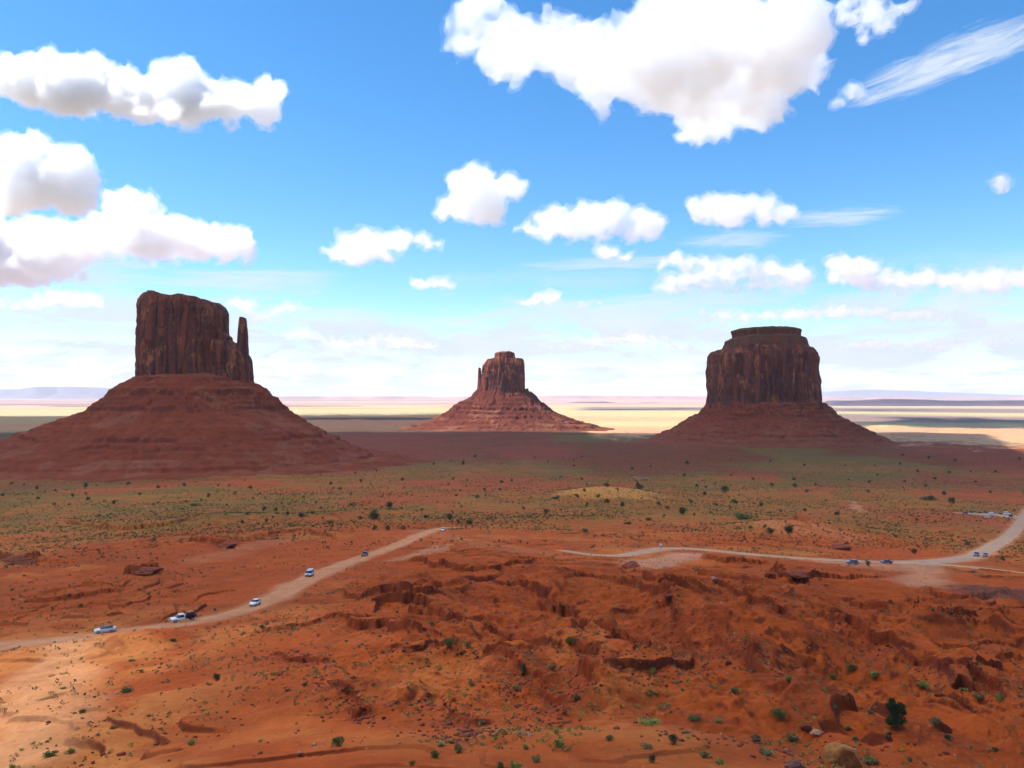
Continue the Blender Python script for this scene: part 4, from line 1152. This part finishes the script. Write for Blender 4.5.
# juniper
def juniper(px, py, hpx, wpx):
    g = ground_at(px, py); h = hpx * g.y / F; w_ = wpx * g.y / F; rnd = random.Random(9)
    e = bpy.data.objects.new('juniper_tree', None); COL.objects.link(e); e.location = (g.x, g.y, g.z - .05)
    co = []; q = []
    cl = [(-.18, .0, .84, .17, .15), (-.22, .1, .66, .22, .14), (.20, 0, .68, .24, .15), (.24, -.1, .52, .18, .12), (-.05, .1, .45, .28, .14), (-.10, -.1, .26, .40, .17), (.22, .1, .22, .34, .15), (-.28, 0, .18, .26, .13), (.02, 0, .6, .2, .18), (.05, .2, .12, .42, .10)]
    for i in range(6500):
        c = rnd.choice(cl); d = Vector((rnd.gauss(0, 1), rnd.gauss(0, 1), rnd.gauss(0, 1))).normalized() * rnd.random() ** .4
        n_ = .8 + .35 * math.sin(d.x * 7 + c[2] * 20) * math.sin(d.y * 6 + 3) * math.sin(d.z * 8)
        p = Vector(((c[0] + d.x * c[3] * n_) * w_, (c[1] + d.y * c[3] * n_) * w_, max(.03, (c[2] + d.z * c[4] * n_)) * h))
        u_ = Vector((rnd.gauss(0, 1), rnd.gauss(0, 1), rnd.gauss(0, 1) + .6)).normalized(); v_ = u_.cross(Vector((rnd.gauss(0, 1), rnd.gauss(0, 1), 0))).normalized()
        s1 = .075 * rnd.uniform(.7, 1.4); k = len(co); co += [p - u_ * s1, p - v_ * s1 * .6, p + u_ * s1, p + v_ * s1 * .6]; q.append((k, k + 1, k + 2, k + 3))
    link('crown', mesh_np('crown', [tuple(p) for p in co], q, False), simple_mat('juniper_leaf', (.020, .040, .010), .8, nscale=1.2, col2=(.040, .066, .014)), e)
    bm = bmesh.new()
    for (tx, ty, tz, r0) in [(-.15, 0, .78, .09), (.18, .05, .6, .07), (.05, -.1, .4, .06)]:
        tip = Vector((tx * w_, ty * w_, tz * h)); m = tip.to_track_quat('Z', 'Y').to_matrix().to_4x4(); m.translation = tip * .5 - Vector((0, 0, .05))
        bmesh.ops.create_cone(bm, segments=8, radius1=r0, radius2=r0 * .3, depth=tip.length, matrix=m)
    me = bpy.data.meshes.new('trunk'); bm.to_mesh(me); bm.free(); link('trunk', me, M_STEM, e)
    tag(e, 'dark green juniper standing alone on the red slope at lower right', 'tree')


juniper(894, 725, 30, 23)

# ------------------------------------------------------------------ rocks
def rock_mesh(seed, sx, sy, sz, sub=4, rough_=.35):
    bm = bmesh.new(); bmesh.ops.create_icosphere(bm, subdivisions=sub, radius=1)
    co = np.array([v.co[:] for v in bm.verts]); rnd = random.Random(seed)
    for _ in range(11):       # facets
        n = Vector((rnd.gauss(0, 1), rnd.gauss(0, 1), rnd.gauss(0, 1))).normalized(); n = np.array(n); dd = rnd.uniform(.55, .85)
        o = co @ n - dd; co -= np.clip(o, 0, None)[:, None] * n
    co += (n3d(co * 2.3 + seed, seed)[:, None] - .5) * rough_ * co + (n3d(co * 7 + seed, seed)[:, None] - .5) * .12 * co
    co *= np.array([sx, sy, sz])
    for v, c in zip(bm.verts, co): v.co = c
    me = bpy.data.meshes.new('rock'); bm.to_mesh(me); bm.free(); return me


M_RED = simple_mat('red_rock', (.20, .042, .015), .95, nscale=.8, col2=(.12, .026, .012), bump=.2)
M_YEL = simple_mat('yellow_rock', (.34, .15, .035), .9, nscale=1.2, col2=(.24, .085, .025), bump=.15)
M_PALE = simple_mat('pale_rock', (.34, .18, .10), .9, nscale=1.2, col2=(.26, .11, .055), bump=.15)
M_PURP = simple_mat('purple_rock', (.10, .042, .034), .9, nscale=1.2, col2=(.15, .060, .045), bump=.15)


def rock(px, py, wpx, hpx, mat, label, seed, deep=.8):
    g = ground_at(px, py); s = g.y / F
    o = link('boulder', rock_mesh(seed, wpx * s / 1.7, wpx * s * deep / 1.7, hpx * s / 1.5), mat)
    o.location = (g.x, g.y, g.z + hpx * s * .32); o.rotation_euler = (0, 0, random.Random(seed).uniform(-.4, .4))
    return tag(o, label, 'boulder', 'boulders on the slopes')


rock(841, 763, 30, 22, M_YEL, 'large yellow boulder near the bottom edge at right', 1)
rock(814, 733, 12, 5, M_PALE, 'flat pale-topped rock left above the yellow boulder', 2)
rock(804, 728, 10, 6, M_RED, 'small red rock beside the flat pale-topped one', 3)
rock(792, 768, 18, 10, M_PURP, 'purple-grey rock cut by the bottom edge left of the yellow boulder', 4)
rock(843, 744, 6, 4, M_RED, 'small red stone touching the top of the yellow boulder', 5)
rock(835, 746, 6, 4, M_PURP, 'small dark stone left above the yellow boulder', 6)
rock(631, 566, 18, 4, M_RED, 'flat dark slab just below the gravel road at centre', 7, 1.4)
rock(714, 581, 7, 4, M_PALE, 'whitish block on the red ground below the gravel road', 8)
rock(696, 570, 5, 3, M_PALE, 'small pale stone below the gravel road', 9)
rock(795, 577, 22, 5, M_RED, 'broad dark red outcrop below the gravel road', 10, 1.3)
rock(148, 573, 30, 7, M_RED, 'long dark overhanging rock above the left road', 11, .8)
rock(22, 562, 34, 6, M_RED, 'flat dark rock shelf at the left edge above the road', 12, .8)
rock(228, 546, 20, 4, M_RED, 'thin dark rock shelf above the van', 13, .8)
rock(770, 577, 12, 6, M_RED, 'dark red block left of the broad outcrop', 15)
rock(668, 600, 8, 4, M_RED, 'red block on the upper slope right of the curved ledges', 16)
rock(840, 548, 16, 5, M_RED, 'low red rocks beside the gravel road near the junction', 17, 1.2)
rock(640, 480, 14, 4, M_PALE, 'pale rocks behind the crest of the sandy knoll', 18, 1.2)

# loose rubble on the scarps
def rubble(n, name, mat, size, seed, label, dens, rmin=80, rmax=480, amin=-30, amax=36):
    g = np.random.default_rng(seed); a = np.radians(g.uniform(amin, amax, n)); r = np.exp(g.uniform(np.log(rmin), np.log(rmax), n))
    x = r * np.sin(a); y = r * np.cos(a); k = g.random(n) < dens(x, y); k &= road_field(x, y) > 2; x, y = x[k], y[k]; z = terrain_z(x, y); m = len(x)
    cube = np.array([[-1, -1, -1], [1, -1, -1], [1, 1, -1], [-1, 1, -1], [-1, -1, 1], [1, -1, 1], [1, 1, 1], [-1, 1, 1]], float)
    fc = np.array([[0, 3, 2, 1], [4, 5, 6, 7], [0, 1, 5, 4], [1, 2, 6, 5], [2, 3, 7, 6], [3, 0, 4, 7]])
    s_ = size * np.exp(g.normal(0, .38, m)); th = g.uniform(0, 6.28, m)
    v_ = np.repeat(cube[None], m, 0) * (1 + g.uniform(-.35, .35, (m, 8, 3))) * (s_[:, None, None] * .5) * np.array([1.2, 1, .7])
    xx = v_[..., 0] * np.cos(th)[:, None] - v_[..., 1] * np.sin(th)[:, None]; yy = v_[..., 0] * np.sin(th)[:, None] + v_[..., 1] * np.cos(th)[:, None]
    co = np.stack([xx + x[:, None], yy + y[:, None], v_[..., 2] + z[:, None] + s_[:, None] * .1], -1).reshape(-1, 3)
    q = (fc[None] + (np.arange(m) * 8)[:, None, None]).reshape(-1, 4)
    tag(link(name, mesh_np(name, co, q, False), mat), label, kind='stuff')


def near_ledge(x, y):
    out = np.full(x.shape, .02)
    for P, h, L in LEDGEP:
        m = (np.abs(x - P[:, 0].mean()) < 80) & (np.abs(y - P[:, 1].mean()) < 110)
        if m.any():
            d, sd, al = seg_dist(x[m], y[m], P); out[m] = np.maximum(out[m], np.exp(-((d * sd + 1.5) / 3.0) ** 2) * .9)
    return out


rubble(36000, 'rubble', M_RED, .2, 11, 'broken red rubble along the ledges', near_ledge)
rubble(8000, 'stones', M_PALE, .16, 12, 'scattered pale stones on the slopes', lambda x, y: sstep(fbm(x, y, 16, 3, 701), .52, .66) * .5)
rubble(6000, 'stones', M_RED, .22, 13, 'scattered red stones on the slopes', lambda x, y: sstep(fbm(x, y, 20, 3, 702), .50, .64) * .5)

# ------------------------------------------------------------------ vehicles
PAINT = {}


def paint(name, colr, rough=.28):
    m = simple_mat('paint_' + name, colr, rough, spec=.6); return m


M_GLASS = simple_mat('car_glass', (.015, .02, .028), .08, spec=.8)
M_TYRE = simple_mat('tyre_rubber', (.02, .02, .02), .9)
M_RIM = simple_mat('wheel_rim', (.45, .45, .47), .35, metal=.8)
M_LAMP = simple_mat('headlight_glass', (.75, .78, .8), .1)
M_TAIL = simple_mat('tail_light', (.35, .01, .01), .2)
M_DARK = simple_mat('dark_plastic', (.03, .03, .035), .6)
M_CARGO = simple_mat('cargo_cloth', (.50, .22, .10), .9, nscale=3, col2=(.30, .12, .07))


def extr(name, prof, hw, mat, parent, taper=None, bev=.06, loc=(0, 0, 0)):
    """side profile [(x, z)] extruded across the car, upper points pulled in by taper[z]"""
    bm = bmesh.new(); a = []; b = []
    for x, z in prof:
        w_ = hw if taper is None else hw * float(np.interp(z, [q[0] for q in taper], [q[1] for q in taper]))
        a.append(bm.verts.new((x, -w_, z))); b.append(bm.verts.new((x, w_, z)))
    n = len(prof); bm.faces.new(a[::-1]); bm.faces.new(b)
    for i in range(n): bm.faces.new((a[i], a[(i + 1) % n], b[(i + 1) % n], b[i]))
    bmesh.ops.recalc_face_normals(bm, faces=bm.faces)
    if bev: bmesh.ops.bevel(bm, geom=list(bm.edges), offset=bev, segments=2, affect='EDGES', clamp_overlap=True)
    me = bpy.data.meshes.new(name); bm.to_mesh(me); bm.free()
    me.polygons.foreach_set('use_smooth', [True] * len(me.polygons))
    return link(name, me, mat, parent, loc)


def boxo(name, c, s, mat, parent, bev=.02):
    bm = bmesh.new(); bmesh.ops.create_cube(bm, size=1.0)
    for v in bm.verts: v.co = Vector((v.co.x * s[0], v.co.y * s[1], v.co.z * s[2]))
    if bev: bmesh.ops.bevel(bm, geom=list(bm.edges), offset=min(bev, min(s) * .3), segments=2, affect='EDGES')
    me = bpy.data.meshes.new(name); bm.to_mesh(me); bm.free(); return link(name, me, mat, parent, c)


def cyl_y(name, r, w_, mat, parent, loc, seg=24):
    bm = bmesh.new(); bmesh.ops.create_cone(bm, cap_ends=True, segments=seg, radius1=r, radius2=r, depth=w_, matrix=Matrix.Rotation(math.pi / 2, 4, 'X'))
    bmesh.ops.bevel(bm, geom=[e for e in bm.edges if abs(e.verts[0].co.y - e.verts[1].co.y) < 1e-6], offset=min(.02, w_ * .2), segments=2, affect='EDGES')
    me = bpy.data.meshes.new(name); bm.to_mesh(me); bm.free(); return link(name, me, mat, parent, loc)


def wheels(root, xs, track, r):
    for x in xs:
        for sy in (-1, 1):
            ty = cyl_y('wheel', r, .22, M_TYRE, root, (x, sy * track, r)); cyl_y('rim', r * .62, .06, M_RIM, ty, (0, sy * .10, 0))


def lights(root, xf, xr, hw, zf, zr):
    for sy in (-1, 1):
        boxo('headlight', (xf, sy * hw * .74, zf), (.12, .34, .16), M_LAMP, root); boxo('taillight', (xr, sy * hw * .78, zr), (.10, .26, .2), M_TAIL, root)


def make_vehicle(kind, pm, roofm=None):
    e = bpy.data.objects.new({'sedan': 'car', 'hatch': 'car', 'suv': 'car', 'van': 'van', 'pickup': 'pickup_truck'}[kind], None); COL.objects.link(e)
    roofm = roofm or pm
    if kind == 'sedan':
        extr('body', [(-2.3, .35), (-2.32, .75), (-2.2, .98), (-1.6, 1.02), (1.0, .98), (1.9, .86), (2.25, .68), (2.3, .35)], .9, pm, e, [(.3, .97), (.7, 1), (1.0, .92)], .07)
        extr('window', [(-1.75, .97), (-1.0, 1.38), (.25, 1.38), (1.1, .95)], .80, M_GLASS, e, [(.95, 1), (1.38, .78)], .05)
        extr('roof', [(-1.05, 1.375), (-.95, 1.43), (.15, 1.43), (.28, 1.375)], .62, roofm, e, None, .02)
        wheels(e, (1.42, -1.38), .80, .33); lights(e, 2.2, -2.25, .9, .68, .8)
        for sy in (-1, 1): boxo('mirror', (.72, sy * .95, 1.0), (.14, .16, .12), pm, e)
    elif kind in ('hatch', 'suv'):
        k = 1.0 if kind == 'hatch' else 1.14
        extr('body', [(-2.0, .35 * k), (-2.08, .8 * k), (-1.98, 1.05 * k), (.95, 1.0 * k), (1.75, .9 * k), (2.05, .7 * k), (2.1, .35 * k)], .9, pm, e, [(.3, .97), (.7, 1), (1.1 * k, .93)], .08)
        extr('window', [(-1.95, 1.03 * k), (-1.65, 1.46 * k), (.2, 1.5 * k), (1.05, .98 * k)], .82, M_GLASS, e, [(1.0 * k, 1), (1.5 * k, .80)], .05)
        extr('roof', [(-1.7, 1.465 * k), (-1.5, 1.54 * k), (.0, 1.56 * k), (.25, 1.49 * k)], .66, roofm, e, None, .03)
        for sy in (-1, 1): extr('pillar', [(-1.3, 1.02 * k), (-1.22, 1.48 * k), (-1.08, 1.48 * k), (-1.12, 1.02 * k)], .04, pm, e, None, .01, (0, sy * .755, 0))
        wheels(e, (1.3, -1.3), .80, .34 * k); lights(e, 2.02, -2.03, .9, .74 * k, .92 * k)
        for sy in (-1, 1): boxo('mirror', (.7, sy * .96, 1.06 * k), (.14, .16, .14), pm, e)
    elif kind == 'van':
        extr('body', [(-2.8, .4), (-2.85, 1.2), (1.5, 1.2), (2.35, 1.02), (2.6, .8), (2.62, .4)], 1.0, pm, e, [(.3, .98), (.8, 1), (1.3, .97)], .08)
        extr('window', [(-2.78, 1.19), (-2.7, 1.86), (.95, 1.86), (1.62, 1.17)], .955, M_GLASS, e, [(1.2, 1), (1.86, .88)], .04)
        extr('roof', [(-2.75, 1.85), (-2.68, 2.12), (-2.4, 2.22), (.5, 2.22), (.95, 2.05), (1.05, 1.85)], .86, roofm, e, [(1.85, 1), (2.22, .86)], .06)
        for xx in (-2.62, -1.2, .3):
            for sy in (-1, 1): boxo('pillar', (xx, sy * .905, 1.52), (.16, .08, .72), pm, e)
        boxo('bumper', (2.6, 0, .48), (.2, 1.85, .24), M_DARK, e); boxo('grille', (2.53, 0, .82), (.14, 1.0, .22), M_DARK, e)
        wheels(e, (1.75, -1.8), .88, .36); lights(e, 2.5, -2.83, 1.0, .85, 1.2)
    elif kind == 'pickup':
        extr('cab', [(-.5, .5), (-.5, 1.12), (1.2, 1.12), (2.5, 1.06), (2.75, .9), (2.8, .5)], .98, pm, e, [(.4, .97), (.9, 1), (1.2, .95)], .08)
        extr('window', [(-.46, 1.11), (-.40, 1.72), (.85, 1.72), (1.45, 1.10)], .90, M_GLASS, e, [(1.1, 1), (1.72, .82)], .05)
        extr('roof', [(-.45, 1.71), (-.40, 1.82), (.75, 1.82), (.9, 1.71)], .75, roofm, e, None, .03)
        for sy in (-1, 1): extr('pillar', [(-.5, 1.1), (-.42, 1.74), (-.12, 1.74), (-.12, 1.1)], .05, pm, e, None, .01, (0, sy * .82, 0))
        boxo('bumper', (2.82, 0, .58), (.18, 1.9, .26), M_RIM, e); boxo('grille', (2.78, 0, .88), (.08, 1.2, .24), M_DARK, e)
        bed = boxo('flatbed', (-1.9, 0, .88), (2.7, 2.05, .16), M_DARK, e)
        for sy in (-1, 1):
            for xx in (-3.15, -2.4, -1.6, -.75): boxo('stake', (xx + 1.9, sy * .98, .62), (.08, .08, 1.1), M_DARK, bed, .01)
            for zz2 in (.45, .85, 1.17): boxo('side_rail', (0, sy * 1.0, zz2), (2.6, .06, .12), M_DARK, bed, .01)
            boxo('bench', (0, sy * .55, .3), (2.4, .5, .35), M_DARK, bed)
        lg = rock_mesh(91, 1.15, .85, .25, 3); link('canopy', lg, M_CARGO, bed, (-.1, 0, 1.22))
        wheels(e, (1.85, -2.1), .86, .42); lights(e, 2.74, -3.25, .98, .9, .85)
    return e


CARG = 'vehicles on the valley roads'


def place(kind, px, py, heading, pm, label, cat='car', roofm=None, lift=.16, scale=1.0, group=CARG):
    e = make_vehicle(kind, pm, roofm); g = ground_at(px, py)
    e.location = (g.x, g.y, float(terrain_z(g.x, g.y)[0]) + lift); e.rotation_euler = (0, 0, heading); e.scale = (scale,) * 3
    # lean with the slope
    f = Vector((math.cos(heading), math.sin(heading), 0)); z1 = float(terrain_z(g.x + f.x * 2, g.y + f.y * 2)[0]); z0 = float(terrain_z(g.x - f.x * 2, g.y - f.y * 2)[0])
    e.rotation_euler = (0, -math.atan2(z1 - z0, 4), heading)
    return tag(e, label, cat, group)


def road_dir(key, px, py, toward_start=True):
    P = ROADP[key]; x, y = unproject(px, py); d = np.hypot(P[:, 0] - x, P[:, 1] - y); i = int(np.argmin(d)); a = P[max(i - 2, 0)][:2]; b = P[min(i + 2, len(P) - 1)][:2]
    v_ = (a - b) if toward_start else (b - a); return math.atan2(v_[1], v_[0])


WHITE = paint('white', (.80, .81, .82)); SILVER = paint('silver', (.55, .60, .66), .25); NAVY = paint('navy', (.02, .035, .10)); BLACK = paint('black', (.03, .03, .045)); MAROON = paint('maroon', (.16, .02, .03)); SKYB = paint('pale_blue', (.42, .52, .62)); GREYB = paint('grey_blue', (.10, .12, .18))
place('sedan', 107, 632, road_dir('left', 107, 631) - .12, SILVER, 'silver sedan with a dark roof, nearest car on the left road', roofm=BLACK)
place('pickup', 183.5, 621, road_dir('left', 183, 620) - .1, WHITE, 'white pickup truck with a dark railed flatbed on the left road', 'truck')
place('hatch', 256, 605, road_dir('left', 256, 604) + .05, WHITE, 'white car between the pickup and the van on the left road')
place('van', 310, 576, road_dir('left', 310, 575) + .1, SKYB, 'pale blue van coming down the left road', 'van', roofm=SKYB)
place('suv', 365, 556, road_dir('left', 365, 556), NAVY, 'dark blue car behind the van on the left road')
place('suv', 443, 531, road_dir('left', 440, 529) + .3, WHITE, 'white car at the far top of the left road')
place('suv', 851, 564, road_dir('right', 851, 562), GREYB, 'dark grey-blue car on the gravel road, left of another dark car')
place('sedan', 885, 563, road_dir('right', 885, 562), NAVY, 'dark navy car on the gravel road, left of the junction')
place('suv', 975, 556, road_dir('right', 975, 555), GREYB, 'left one of two bluish cars close together at the junction')
place('sedan', 984, 556, road_dir('right', 984, 555), GREYB, 'right one of two bluish cars close together at the junction')
PG = 'cars in the roadside pull-out'
place('suv', 964, 514, 1.9, NAVY, 'dark blue parked car at the left end of the pull-out', group=PG, lift=.25)
place('suv', 970, 513, 1.7, BLACK, 'black parked car second from the left in the pull-out', group=PG, lift=.25)
place('hatch', 978, 513.5, 1.75, MAROON, 'dark red parked car left of the white van in the pull-out', group=PG, lift=.25)
place('sedan', 986, 518, .15, SKYB, 'pale blue car standing in front of the parked row', group=PG, lift=.25)
place('hatch', 984, 513, 1.7, BLACK, 'black parked car behind the pale blue one', group=PG, lift=.25)
place('van', 991, 515, .25, WHITE, 'white van in the middle of the pull-out', 'van', group=PG, lift=.25)
place('hatch', 999, 514.5, 1.6, MAROON, 'dark red parked car right of the white van', group=PG, lift=.25)
place('van', 1006, 514.5, .2, WHITE, 'white van near the right end of the pull-out', 'van', group=PG, lift=.25)
place('suv', 1010, 517, .5, NAVY, 'blue parked car at the right end of the pull-out', group=PG, lift=.25)


def sign_post(px, py):
    g = ground_at(px, py); e = bpy.data.objects.new('road_sign', None); COL.objects.link(e); e.location = (g.x, g.y, float(terrain_z(g.x, g.y)[0]))
    boxo('post', (0, 0, .9), (.1, .1, 1.9), M_DARK, e); boxo('sign_board', (0, -.08, 1.9), (1.2, .05, .8), WHITE, e)
    tag(e, 'small pale sign at the bend of the gravel road', 'sign')


sign_post(660.5, 548.5)
